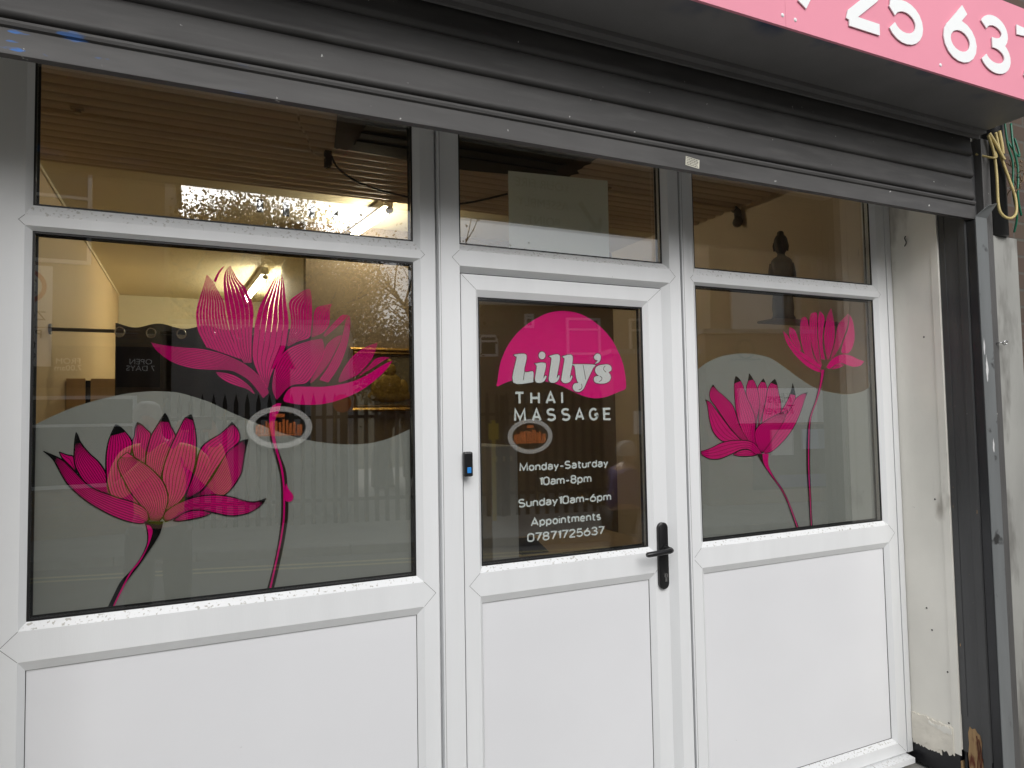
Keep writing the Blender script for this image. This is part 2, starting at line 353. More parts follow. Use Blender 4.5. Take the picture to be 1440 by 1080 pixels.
M['greyp'] = mat('light_grey_panel', (0.42, 0.42, 0.40), 0.5, var=0.04)
M['desk'] = mat('oak_desk_top', (0.42, 0.30, 0.17), 0.4, var=0.15, vscale=5, stretch=(1, 8, 8))
M['tape'] = overlay(mat('old_foil_tape', (0.30, 0.33, 0.34), 0.35, metal=0.3, var=0.4, vscale=50), (0.05, 0.05, 0.05), 0.55, 90, 0.03)
# traced outlines of the window graphics, in metres (x along the shopfront, z up)
LOTUS_BLACK_OUTLINE = [([(-0.3285,1.5087),(-0.3204,1.4907),(-0.3043,1.4713),(-0.2881,1.4518)],[(-0.3285,1.5087),(-0.3094,1.4996),(-0.2966,1.4953),(-0.2932,1.4745),(-0.2881,1.4518)],1,0),([(-0.2909,1.5591),(-0.2939,1.5366),(-0.295,1.499),(-0.2932,1.4745),(-0.2865,1.4555),(-0.2718,1.4284),(-0.2472,1.4025),(-0.2024,1.373),(-0.1518,1.3484)],[(-0.2909,1.5591),(-0.286,1.5476),(-0.2826,1.5362),(-0.2711,1.517),(-0.258,1.4994),(-0.2414,1.4817),(-0.2264,1.4582),(-0.2095,1.4192),(-0.1824,1.3793),(-0.1432,1.3478)],9,0.12),([(-0.1485,1.5827),(-0.1535,1.5663),(-0.1551,1.5469),(-0.16,1.5305),(-0.1599,1.5092),(-0.151,1.4701),(-0.1299,1.3953)],[(-0.1485,1.5827),(-0.1382,1.5767),(-0.126,1.5627),(-0.1155,1.5487),(-0.1204,1.5175),(-0.1254,1.4826),(-0.1251,1.4494),(-0.1178,1.3945)],6,0.08),([(-0.0808,1.6072),(-0.0886,1.5944),(-0.1017,1.57),(-0.1146,1.5457),(-0.123,1.5118),(-0.1271,1.4826),(-0.1251,1.4494),(-0.1144,1.3943)],[(-0.0808,1.6072),(-0.0736,1.5942),(-0.0664,1.5712),(-0.0537,1.5411),(-0.0643,1.5137),(-0.0747,1.4864),(-0.0834,1.4572),(-0.0902,1.4281),(-0.0935,1.3931)],8,0.16),([(-0.0144,1.6022),(-0.0289,1.5944),(-0.0396,1.5746),(-0.0529,1.5441),(-0.0643,1.5176),(-0.0747,1.4883),(-0.0834,1.4572),(-0.0867,1.4279),(-0.0811,1.3845),(-0.0825,1.3298)],[(-0.0144,1.6022),(-0.0098,1.5881),(-0.0051,1.5659),(-0.0013,1.5356),(-0.0012,1.5035),(-0.0028,1.4674),(-0.01,1.4338),(-0.0206,1.3965),(-0.0367,1.3658),(-0.058,1.3456),(-0.079,1.3295)],7,0.1),([(0.0918,1.5781),(0.0805,1.5639),(0.0617,1.546),(0.0383,1.5314),(0.0171,1.5149),(0.0062,1.4952),(0.0017,1.4753),(-0.0045,1.4435),(-0.0162,1.4082),(-0.0313,1.3694),(-0.0509,1.351)],[(0.0918,1.5781),(0.1043,1.5634),(0.1129,1.5447),(0.113,1.5241),(0.0958,1.5061),(0.0788,1.4883),(0.0619,1.4626),(0.0396,1.4272),(0.0194,1.3942),(0.0012,1.3793),(-0.0205,1.3667),(-0.0473,1.3508)],6,0.07),([(0.1361,1.5275),(0.1187,1.5239),(0.1044,1.512),(0.0901,1.5022),(0.0788,1.4904),(0.0619,1.4605),(0.0415,1.4231),(0.0194,1.3922),(0.0012,1.3773),(-0.0259,1.3612)],[(0.1361,1.5275),(0.1313,1.509),(0.1265,1.4844),(0.1227,1.4578),(0.117,1.4293),(0.1017,1.4015),(0.0847,1.3801),(0.0622,1.3653),(0.0251,1.3577),(-0.0258,1.3532)],11,0.09),([(-0.2001,1.5779),(-0.2083,1.5579),(-0.2164,1.5323),(-0.2212,1.498),(-0.2215,1.4627),(-0.2196,1.4312),(-0.2126,1.3965),(-0.1974,1.3727),(-0.1432,1.342)],[(-0.2001,1.5779),(-0.1875,1.5699),(-0.1747,1.5542),(-0.1635,1.5374),(-0.16,1.5208),(-0.1631,1.4938),(-0.161,1.4357),(-0.1487,1.3868),(-0.126,1.3408)],8,0.15),([(-0.1717,1.5019),(-0.1834,1.4927),(-0.1934,1.4796),(-0.1915,1.4565),(-0.1795,1.4271),(-0.164,1.3935),(-0.1451,1.3653),(-0.1278,1.3409),(-0.1155,1.3129)],[(-0.1717,1.5019),(-0.1494,1.4836),(-0.1183,1.4588),(-0.0902,1.4261),(-0.0795,1.4059),(-0.0732,1.384),(-0.0722,1.3623),(-0.0774,1.3411),(-0.0842,1.3201),(-0.0929,1.3091)],12,0.0),([(-0.3629,1.512),(-0.3425,1.5009),(-0.3211,1.4879),(-0.3051,1.4695),(-0.2889,1.45),(-0.2644,1.4205),(-0.2398,1.402),(-0.2159,1.391),(-0.19,1.3789),(-0.1604,1.3673),(-0.1347,1.352),(-0.1217,1.3366),(-0.1173,1.3188)],[(-0.3629,1.512),(-0.3427,1.4916),(-0.3287,1.4631),(-0.3125,1.4297),(-0.2924,1.4034),(-0.2647,1.3754),(-0.2352,1.3526),(-0.2062,1.3334),(-0.1811,1.32),(-0.1557,1.3103),(-0.1292,1.3062),(-0.1172,1.3149)],7,0.05),([(0.0381,1.3207),(0.0215,1.33),(0.0069,1.332),(-0.0149,1.3316),(-0.0365,1.3243),(-0.056,1.3121)],[(0.0381,1.3207),(0.0207,1.314),(-0.0021,1.3098),(-0.0256,1.3067),(-0.0471,1.3055),(-0.0595,1.3084)],3,0.0),([(0.1851,1.354),(0.1694,1.348),(0.1479,1.3453),(0.1238,1.3511),(0.0999,1.3608),(0.0762,1.3675),(0.0482,1.3723),(0.0204,1.3721),(-0.0024,1.3695),(-0.0295,1.3614),(-0.0562,1.3494),(-0.079,1.3315),(-0.0842,1.3143)],[(0.1851,1.354),(0.1752,1.3373),(0.1576,1.3241),(0.1335,1.3136),(0.1047,1.3096),(0.0811,1.3114),(0.0576,1.3182),(0.0298,1.3273),(0.0069,1.333),(-0.0158,1.3327),(-0.0365,1.3253),(-0.056,1.314),(-0.0789,1.3061)],7,0.06)]
LOTUS_CLEAR_LARGE = [([(0.0736,2.036),(0.0603,2.0255),(0.049,2.007),(0.0415,1.9877)],[(0.0736,2.036),(0.0641,2.0206),(0.0565,2.0054),(0.049,1.9841)],0,0),([(0.0238,2.006),(0.0153,1.9715),(0.0043,1.9338),(-0.0036,1.8975),(-0.0035,1.872),(0.001,1.8436),(0.0122,1.8174),(0.0234,1.7952)],[(0.0238,2.006),(0.0415,1.9857),(0.0529,1.9625),(0.0653,1.9394),(0.072,1.921),(0.0749,1.8962),(0.0817,1.8601),(0.0894,1.8324),(0.1009,1.8015),(0.1164,1.7623)],9,0),([(0.087,2.036),(0.0736,2.0192),(0.068,1.9916),(0.069,1.9584),(0.0729,1.9221),(0.0787,1.886),(0.0855,1.8468),(0.0952,1.818),(0.1048,1.785),(0.1242,1.752)],[(0.087,2.036),(0.0967,2.0178),(0.1103,1.9946),(0.1258,1.9777),(0.1376,1.9541),(0.1474,1.9315),(0.1514,1.8999),(0.1495,1.8682),(0.1475,1.8449),(0.1456,1.8007),(0.1456,1.7524)],5,0),([(0.2227,2.0228),(0.2072,2.0034),(0.1851,1.9591),(0.1684,1.9241),(0.1593,1.894),(0.1534,1.8641),(0.1514,1.8408),(0.1476,1.7944),(0.1495,1.7588),(0.1633,1.7212),(0.1851,1.6792)],[(0.2227,2.0228),(0.2316,2.0159),(0.2369,1.999),(0.2411,1.9625),(0.2438,1.9325),(0.2488,1.8982),(0.2508,1.8681),(0.2457,1.8314),(0.2395,1.7968),(0.2192,1.7579),(0.201,1.7195),(0.1911,1.6792)],5,0),([(0.3124,1.9822),(0.2977,1.978),(0.2747,1.9624),(0.2553,1.9461),(0.2499,1.9285),(0.254,1.9028),(0.256,1.8705),(0.2498,1.8358),(0.2456,1.8056)],[(0.3124,1.9822),(0.3162,1.9649),(0.3186,1.9322),(0.3184,1.8884),(0.3152,1.8577),(0.3099,1.8313),(0.2786,1.8195),(0.2497,1.8036)],7,0),([(0.3784,1.9398),(0.3547,1.9341),(0.3334,1.9264),(0.3249,1.9128),(0.3222,1.8864),(0.3205,1.8601),(0.3172,1.8359)],[(0.3784,1.9398),(0.373,1.924),(0.3718,1.8974),(0.3695,1.8752),(0.3587,1.8571),(0.3458,1.8457),(0.3204,1.8339)],6,0),([(0.4285,1.9067),(0.4087,1.9058),(0.3868,1.8848),(0.3695,1.8642),(0.3522,1.8415)],[(0.4285,1.9067),(0.4152,1.8905),(0.3976,1.8719),(0.3802,1.8557),(0.3565,1.8351)],2,0),([(0.4307,1.9068),(0.4195,1.8862),(0.4128,1.8547),(0.4017,1.8166),(0.3841,1.7786),(0.3625,1.7387),(0.3389,1.7035)],[(0.4307,1.9068),(0.4345,1.8869),(0.4326,1.8555),(0.4258,1.8196),(0.4146,1.7815),(0.3969,1.7414),(0.3666,1.6949)],4,0),([(0.4084,1.8435),(0.3888,1.8362),(0.3671,1.8178),(0.3563,1.7999),(0.3455,1.7646),(0.3327,1.7339),(0.3115,1.6968)],[(0.4084,1.8435),(0.4017,1.8233),(0.3886,1.7964),(0.3711,1.7607),(0.3496,1.7298),(0.3326,1.71),(0.3136,1.6925)],6,0),([(0.5198,1.8224),(0.4948,1.8137),(0.4655,1.7983),(0.4365,1.7731),(0.4144,1.7416),(0.4011,1.7149),(0.3967,1.6973)],[(0.5198,1.8224),(0.5128,1.7973),(0.5012,1.7699),(0.4785,1.7425),(0.4561,1.7199),(0.4339,1.7086),(0.401,1.6951)],7,0),([(0.5607,1.7757),(0.54,1.7786),(0.5148,1.7724),(0.4989,1.7564),(0.4785,1.7358),(0.4605,1.7177)],[(0.5607,1.7757),(0.5399,1.7661),(0.5238,1.7556),(0.4987,1.7383),(0.4784,1.7269),(0.4627,1.7155)],2,0),([(0.3479,1.8304),(0.3119,1.8227),(0.2785,1.8108),(0.2497,1.7971),(0.2273,1.7752),(0.2131,1.7451),(0.205,1.711),(0.203,1.6729),(0.213,1.6454)],[(0.3479,1.8304),(0.3542,1.8065),(0.352,1.7779),(0.337,1.7449),(0.32,1.7164),(0.299,1.6924),(0.2638,1.688),(0.2413,1.673),(0.217,1.6433)],13,0),([(0.5676,1.7667),(0.5398,1.7548),(0.4964,1.7271),(0.4626,1.7088),(0.4338,1.6975),(0.3988,1.6896),(0.3516,1.6829),(0.3052,1.6827),(0.2597,1.6815),(0.2413,1.6644),(0.2332,1.6453)],[(0.5676,1.7667),(0.5512,1.7413),(0.5166,1.707),(0.4713,1.6731),(0.427,1.651),(0.3835,1.6358),(0.3407,1.6274),(0.2926,1.6268),(0.2576,1.6313),(0.2372,1.6368)],0,0),([(0.048,1.724),(0.0782,1.721),(0.103,1.7122),(0.1243,1.6978),(0.1437,1.6791),(0.1535,1.6624)],[(0.048,1.724),(0.0612,1.7077),(0.0821,1.6934),(0.1108,1.6822),(0.1321,1.6749),(0.1516,1.6603)],3,0),([(-0.1164,1.8043),(-0.0944,1.799),(-0.0641,1.7948),(-0.0271,1.7918),(0.0105,1.7898),(0.0497,1.7815),(0.0838,1.7699),(0.1165,1.754),(0.1437,1.7356),(0.1673,1.7128),(0.1851,1.6898),(0.193,1.6624)],[(-0.1164,1.8043),(-0.1066,1.7865),(-0.0843,1.7643),(-0.0603,1.7488),(-0.0314,1.738),(0.0015,1.7316),(0.0367,1.73),(0.0687,1.7304),(0.0953,1.7266),(0.1184,1.7144),(0.1379,1.7),(0.1574,1.6771),(0.1772,1.6477)],11,0)]
LOTUS_BLACK_SMALL = [([(2.3116,1.7021),(2.304,1.6747),(2.288,1.6444),(2.266,1.6143),(2.2358,1.5785),(2.1926,1.5196),(2.1331,1.4326)],[(2.3116,1.7021),(2.3206,1.6747),(2.3252,1.6442),(2.3109,1.6079),(2.2749,1.5479),(2.223,1.4831),(2.1406,1.4264)],3,0.2),([(2.2104,1.7196),(2.1897,1.706),(2.1728,1.6865),(2.1637,1.6627),(2.1539,1.6241),(2.1308,1.5504),(2.1174,1.4331)],[(2.2104,1.7196),(2.2197,1.7047),(2.228,1.6686),(2.2397,1.6175),(2.2355,1.5725),(2.2003,1.5134),(2.1331,1.4326)],5,0.12),([(2.1466,1.7206),(2.1302,1.7057),(2.1133,1.6804),(2.1176,1.6465),(2.1172,1.5948),(2.106,1.5215)],[(2.1466,1.7206),(2.1576,1.7013),(2.1642,1.6746),(2.1543,1.633),(2.1361,1.5798),(2.1137,1.5213)],3,0.12),([(2.0695,1.7421),(2.0624,1.7126),(2.0516,1.6862),(2.0502,1.654),(2.0638,1.6159),(2.0808,1.5659),(2.0852,1.4927)],[(2.0695,1.7421),(2.0878,1.7187),(2.1024,1.6981),(2.1111,1.6745),(2.1175,1.645),(2.1176,1.6037),(2.1034,1.5509),(2.093,1.4925)],5,0.16),([(2.3976,1.6625),(2.3613,1.6548),(2.3248,1.6351),(2.2936,1.5929),(2.2424,1.5484),(2.1793,1.4902),(2.1247,1.4211)],[(2.3976,1.6625),(2.3815,1.6379),(2.365,1.6043),(2.3418,1.5619),(2.3126,1.5199),(2.2693,1.4758),(2.2271,1.4442),(2.1838,1.4189),(2.1398,1.4088)],4,0.06),([(2.2769,1.587),(2.2233,1.5727),(2.1623,1.5498),(2.106,1.5215),(2.0849,1.4868),(2.0869,1.4459),(2.1165,1.4126)],[(2.2769,1.587),(2.2589,1.5542),(2.2328,1.5187),(2.1989,1.4837),(2.1654,1.4491),(2.1282,1.4122)],9,0),([(1.9964,1.7296),(1.9879,1.7063),(1.9862,1.6686),(1.9881,1.6252),(1.9921,1.5875),(2.0034,1.544),(2.0207,1.5059),(2.049,1.4587),(2.1011,1.4161)],[(1.9964,1.7296),(2.0148,1.7182),(2.0309,1.6949),(2.043,1.6657),(2.0569,1.6335),(2.0783,1.5953),(2.092,1.5569),(2.0902,1.5159),(2.088,1.4692),(2.1127,1.4157)],6,0.12),([(1.8342,1.6347),(1.844,1.612),(1.8495,1.5695),(1.8556,1.5411),(1.867,1.5097),(1.8895,1.4836),(1.9218,1.4656),(2.0033,1.4544)],[(1.8342,1.6347),(1.8554,1.6261),(1.8728,1.6089),(1.8973,1.583),(1.9289,1.5482),(1.9608,1.5132),(2.0041,1.4746),(2.0259,1.4537)],3,0.05),([(1.8763,1.6943),(1.861,1.6743),(1.8565,1.6516),(1.8629,1.6317),(1.8837,1.6088),(1.9116,1.5742),(1.9539,1.5248),(2.0043,1.4775),(2.0412,1.4532)],[(1.8763,1.6943),(1.8973,1.6715),(1.9223,1.6543),(1.9546,1.6297),(1.9761,1.6079),(1.9897,1.576),(2.0066,1.5294),(2.035,1.4853),(2.0641,1.4524)],6,0.06),([(1.9676,1.4111),(2.002,1.4256),(2.0477,1.4283),(2.0968,1.4075)],[(1.9676,1.4111),(2.0011,1.4041),(2.0503,1.4021),(2.0967,1.4046)],2,0),([(1.7976,1.4304),(1.8262,1.4349),(1.8552,1.4423),(1.9128,1.4616),(1.9701,1.4684),(2.0379,1.4663),(2.0796,1.4549),(2.1056,1.4306),(2.1202,1.4096)],[(1.7976,1.4304),(1.8147,1.413),(1.8535,1.3985),(1.9006,1.3982),(1.9603,1.4143),(2.0097,1.4297),(2.0516,1.4296),(2.0853,1.4109),(2.1082,1.4012)],3,0.05)]
LOTUS_CLEAR_SMALL = [([(2.3765,1.9849),(2.3679,1.9427),(2.3678,1.8994),(2.3857,1.8381),(2.422,1.7987),(2.4764,1.7684)],[(2.3765,1.9849),(2.4065,1.9909),(2.4215,1.9511),(2.4275,1.9014),(2.4369,1.8363),(2.4566,1.8024),(2.4856,1.7779)],4,0),([(2.4332,2.0078),(2.4244,1.9637),(2.4275,1.9014),(2.4491,1.8241),(2.4813,1.7779)],[(2.4332,2.0078),(2.4725,2.0144),(2.472,1.9657),(2.4707,1.9028),(2.4795,1.8248),(2.4945,1.7812)],3,0),([(2.3054,1.9464),(2.3016,1.9126),(2.3166,1.8824),(2.3565,1.8436)],[(2.3054,1.9464),(2.3359,1.9322),(2.355,1.8959),(2.3735,1.8471)],2,0),([(2.2652,1.9265),(2.2833,1.8783),(2.3145,1.8395),(2.3544,1.8048),(2.4035,1.7736),(2.4497,1.7556),(2.4797,1.7497)],[(2.2652,1.9265),(2.2892,1.9121),(2.3086,1.8883),(2.3465,1.8541),(2.3978,1.8261),(2.4438,1.8053),(2.4858,1.7811)],1,0),([(2.4905,2.0248),(2.4775,1.9879),(2.4746,1.9344),(2.4777,1.8717),(2.4874,1.8093)],[(2.4905,2.0248),(2.5196,1.9961),(2.5105,1.9515),(2.5011,1.9007),(2.5027,1.8504),(2.5135,1.8066)],1,0),([(2.562,2.0395),(2.5379,2.0065),(2.5195,1.955),(2.5103,1.9073),(2.5124,1.8664),(2.5226,1.8131)],[(2.562,2.0395),(2.5714,2.0081),(2.5797,1.9574),(2.5769,1.9095),(2.5606,1.8582),(2.5338,1.807)],4,0),([(2.6785,2.0164),(2.663,1.9479),(2.635,1.8987),(2.6138,1.8469),(2.6268,1.8376)],[(2.6785,2.0164),(2.6976,1.9881),(2.7065,1.9431),(2.704,1.9009),(2.6829,1.8582),(2.6588,1.8383)],0,0),([(2.6719,2.0209),(2.6266,1.9882),(2.6002,1.9627),(2.5863,1.9162),(2.5701,1.868),(2.5446,1.8104)],[(2.6719,2.0209),(2.6702,1.9934),(2.6538,1.9475),(2.6259,1.8984),(2.5961,1.8528),(2.5535,1.8106)],5,0),([(2.6328,1.785),(2.597,1.7908),(2.5511,1.7695)],[(2.6328,1.785),(2.5959,1.7717),(2.5509,1.7647)],1,0),([(2.7635,1.805),(2.7219,1.8139),(2.6766,1.8291),(2.6267,1.8344),(2.581,1.8238),(2.5396,1.8008),(2.5159,1.7721)],[(2.7635,1.805),(2.7341,1.7834),(2.6901,1.7779),(2.6488,1.7852),(2.6152,1.7927),(2.5788,1.7857),(2.5377,1.7661)],0,0)]
STEMS = {'a':([(-0.1293,1.312),(-0.1239,1.2884),(-0.1221,1.2709),(-0.1236,1.2498),(-0.1379,1.2147),(-0.1589,1.1844),(-0.1838,1.1568),(-0.2001,1.1229),(-0.217,1.0848)],[(-0.0824,1.3083),(-0.0892,1.2806),(-0.1012,1.2555),(-0.1234,1.2209),(-0.142,1.1921),(-0.1629,1.1639),(-0.1803,1.1356),(-0.2014,1.0836)],[(-0.124,1.3019),(-0.1196,1.2784),(-0.1194,1.2591),(-0.1253,1.2365),(-0.1404,1.2073),(-0.1605,1.1808),(-0.1754,1.152),(-0.195,1.1091),(-0.2047,1.0841)],[(-0.1154,1.2993),(-0.1092,1.2852),(-0.1126,1.2642),(-0.1218,1.2381),(-0.1377,1.2051),(-0.1575,1.1785),(-0.1724,1.1498),(-0.1917,1.1068),(-0.2014,1.0836)]),'b':([(0.217,1.6327),(0.199,1.6202),(0.193,1.5887),(0.193,1.5614),(0.199,1.5151),(0.2099,1.4791),(0.2179,1.4473),(0.2249,1.4113),(0.2278,1.3566),(0.2267,1.2899),(0.2187,1.226),(0.2047,1.155),(0.186,1.0852)],[(0.2281,1.6326),(0.2231,1.6115),(0.211,1.5863),(0.209,1.5611),(0.2119,1.5252),(0.2269,1.4742),(0.241,1.4336),(0.246,1.3807),(0.2479,1.3154),(0.2428,1.2625),(0.2306,1.1917),(0.2057,1.0828)],[(0.217,1.6327),(0.199,1.6202),(0.194,1.5887),(0.196,1.5614),(0.2049,1.5149),(0.2169,1.4746),(0.2269,1.4343),(0.2329,1.3815),(0.2338,1.3165),(0.2297,1.2646),(0.2167,1.1931),(0.1929,1.0844)],[(0.2281,1.6326),(0.2231,1.6115),(0.211,1.5863),(0.209,1.5611),(0.2119,1.5231),(0.2229,1.4744),(0.2329,1.434),(0.2379,1.3812),(0.2384,1.3161),(0.2343,1.2642),(0.2216,1.1926),(0.1978,1.0838)]),'c':([(2.0931,1.4106),(2.126,1.3654),(2.1669,1.3164),(2.2199,1.2574),(2.2533,1.1989),(2.2751,1.1468),(2.3005,1.0838)],[(2.1595,1.408),(2.1554,1.364),(2.1865,1.3095),(2.2301,1.2597),(2.26,1.2103),(2.295,1.1364),(2.319,1.0837)],[(2.1241,1.4094),(2.1318,1.3651),(2.1709,1.3162),(2.2238,1.2542),(2.2592,1.1955),(2.2812,1.1464),(2.3067,1.0847)],[(2.1595,1.408),(2.1554,1.364),(2.1825,1.3097),(2.2278,1.2554),(2.2645,1.1951),(2.2873,1.1459),(2.3129,1.0842)]),'d':([(2.4804,1.7622),(2.4683,1.6997),(2.4383,1.6253),(2.3979,1.5488),(2.3804,1.4574),(2.3738,1.3329),(2.3779,1.2115),(2.3795,1.0846)],[(2.5066,1.7626),(2.4879,1.6998),(2.4512,1.6252),(2.4128,1.5485),(2.4015,1.4568),(2.3948,1.3319),(2.3947,1.2104),(2.3963,1.0832)],[(2.4848,1.7623),(2.4726,1.6997),(2.4426,1.6253),(2.4022,1.5487),(2.3888,1.4572),(2.3822,1.3325),(2.3846,1.2111),(2.3858,1.0841)],[(2.5022,1.7625),(2.4835,1.6998),(2.4491,1.6252),(2.4086,1.5486),(2.3952,1.457),(2.3885,1.3322),(2.3896,1.2107),(2.3904,1.0837)])}
DROP = [(0.242,1.3935),(0.249,1.3763),(0.2591,1.363),(0.2624,1.3523),(0.2581,1.3421),(0.2489,1.3395),(0.2399,1.3433),(0.2379,1.356),(0.2389,1.3769)]
FILM_LEFT_CURVE = [(-0.4145,1.5622),(-0.3919,1.5764),(-0.33,1.6106),(-0.2872,1.6299),(-0.2401,1.6458),(-0.1749,1.662),(-0.1182,1.6682),(-0.0812,1.6678),(-0.0491,1.6648),(-0.0165,1.6553),(0.0345,1.6362),(0.0861,1.609),(0.1401,1.5834),(0.1952,1.5582),(0.2515,1.5367),(0.3071,1.5202),(0.3661,1.5091),(0.4265,1.5034),(0.4884,1.5047),(0.5511,1.5173),(0.6151,1.5428),(0.6556,1.5625)]
FILM_RIGHT_CURVE = [(1.7612,1.7248),(1.7939,1.7477),(1.8379,1.7766),(1.9045,1.8036),(1.972,1.8181),(2.0559,1.8244),(2.1257,1.8201),(2.1925,1.8066),(2.2718,1.7687),(2.3362,1.7329),(2.4102,1.6965),(2.4736,1.6749),(2.5607,1.6608),(2.6413,1.6543),(2.7247,1.6638),(2.787,1.6849),(2.857,1.7344)]
ARC = [(0.9311,1.6845),(0.9342,1.7076),(0.943,1.7566),(0.9515,1.7813),(0.9683,1.8161),(0.9877,1.8438),(1.0073,1.8668),(1.0353,1.8915),(1.0635,1.9115),(1.0947,1.9293),(1.1277,1.9448),(1.161,1.9541),(1.1931,1.9583),(1.2283,1.9574),(1.2609,1.9523),(1.2967,1.9398),(1.3298,1.9229),(1.3599,1.9017),(1.3887,1.8749),(1.4098,1.849),(1.4263,1.8202),(1.4412,1.7912),(1.4517,1.7593),(1.4581,1.7193),(1.4578,1.6793),(1.4312,1.6673),(1.4042,1.6581),(1.3713,1.6476),(1.3373,1.6425),(1.31,1.6432),(1.286,1.6479),(1.2593,1.6557),(1.2329,1.6661),(1.2154,1.6743),(1.1923,1.6839),(1.1664,1.6927),(1.1407,1.699),(1.0983,1.7063),(1.0565,1.711),(1.0206,1.7107),(0.985,1.7041),(0.958,1.6956)]
LOGO = [[(0.9986,1.7951),(1.0456,1.7955),(1.0361,1.7384),(1.0652,1.7388),(1.0704,1.7357),(1.072,1.7304),(1.0698,1.706),(1.0647,1.6991),(0.9919,1.6994),(1.0068,1.7814),(1.0046,1.7884)],[(1.1203,1.7953),(1.1195,1.7911),(1.1175,1.7873),(1.1145,1.7842),(1.1107,1.7822),(1.1065,1.7815),(1.1024,1.782),(1.0987,1.7839),(1.0958,1.7868),(1.094,1.7906),(1.0934,1.7947),(1.0941,1.7989),(1.0961,1.8027),(1.0992,1.8058),(1.1029,1.8078),(1.1071,1.8086),(1.1113,1.808),(1.115,1.8062),(1.1179,1.8033),(1.1197,1.7995)],[(1.0798,1.7656),(1.1204,1.7669),(1.1115,1.7195),(1.1135,1.7164),(1.1169,1.7221),(1.1229,1.7221),(1.1191,1.7111),(1.11,1.7016),(1.0976,1.6974),(1.0853,1.6983),(1.0785,1.7045),(1.0769,1.7117),(1.0848,1.7531),(1.0821,1.7609)],[(1.137,1.7935),(1.1784,1.796),(1.1651,1.7209),(1.1672,1.7178),(1.1706,1.7242),(1.1756,1.7242),(1.1728,1.7131),(1.1636,1.7019),(1.1491,1.6977),(1.1384,1.6995),(1.1325,1.7064),(1.1316,1.7134),(1.1439,1.7809),(1.1415,1.7882)],[(1.1911,1.7937),(1.2315,1.7955),(1.2186,1.7214),(1.2207,1.7182),(1.2234,1.7237),(1.2282,1.7238),(1.2257,1.7135),(1.217,1.7022),(1.2015,1.6973),(1.1906,1.6992),(1.1842,1.7052),(1.183,1.7131),(1.197,1.7804),(1.1946,1.7877)],[(1.2318,1.7656),(1.3218,1.7658),(1.3165,1.7533),(1.3026,1.7287),(1.2907,1.7075),(1.2769,1.6815),(1.2673,1.6712),(1.2541,1.666),(1.2412,1.667),(1.2321,1.6734),(1.2287,1.683),(1.2326,1.692),(1.2419,1.6975),(1.2523,1.6982),(1.247,1.7072),(1.2427,1.7265),(1.2403,1.7506),(1.2369,1.7602)],[(1.3274,1.8025),(1.3359,1.807),(1.3465,1.8039),(1.3509,1.7958),(1.3491,1.784),(1.3388,1.7733),(1.3245,1.7694),(1.3316,1.7758),(1.336,1.7824),(1.3276,1.7835),(1.3213,1.7893),(1.3219,1.7965)],[(1.3609,1.7664),(1.3764,1.768),(1.3899,1.7643),(1.3962,1.7544),(1.3936,1.7445),(1.3833,1.7387),(1.3893,1.7306),(1.3925,1.7207),(1.3895,1.7108),(1.3784,1.7015),(1.3589,1.6964),(1.3359,1.6973),(1.3234,1.7012),(1.318,1.7103),(1.3205,1.7191),(1.3298,1.7241),(1.3405,1.7242),(1.3323,1.7306),(1.3256,1.7387),(1.3251,1.7485),(1.3319,1.7584),(1.3454,1.7642)]]
LOGO_SLITS = [[(1.0365,1.7368),(1.0315,1.7073)],[(1.2738,1.763),(1.2791,1.7365),(1.2834,1.7113)],[(1.265,1.6944),(1.2673,1.6847),(1.2634,1.6766),(1.2529,1.6731)],[(1.3693,1.7619),(1.3614,1.7546),(1.363,1.7454),(1.3721,1.7389)],[(1.344,1.7242),(1.353,1.717),(1.3497,1.7085),(1.3396,1.7032)]]
LINES = {'l1':('Monday-Saturday',1.0105,1.372,1.3904,0.0298),'l2':('10am-8pm',1.0858,1.2985,1.3378,0.0306),'l3':('Sunday10am-6pm',1.0031,1.381,1.2672,0.03),'l4':('Appointments',1.0496,1.3349,1.1993,0.0302),'l5':('07871725637',1.0353,1.3491,1.1467,0.0309)}
THAI = [('T',0.9961,1.0354,1.6219,0.0449),('H',1.0571,1.0955,1.622,0.0453),('A',1.1174,1.1584,1.6221,0.0458),('I',1.1789,1.1898,1.6222,0.0462)]
MASSAGE = [('M',0.9932,1.0393,1.5625,0.0462),('A',1.0617,1.1001,1.5622,0.0463),('S',1.1195,1.1577,1.5619,0.0464),('S',1.1785,1.2167,1.5617,0.0464),('A',1.2351,1.2747,1.5614,0.0465),('G',1.2939,1.3343,1.5612,0.0465),('E',1.3554,1.3909,1.5609,0.0466)]
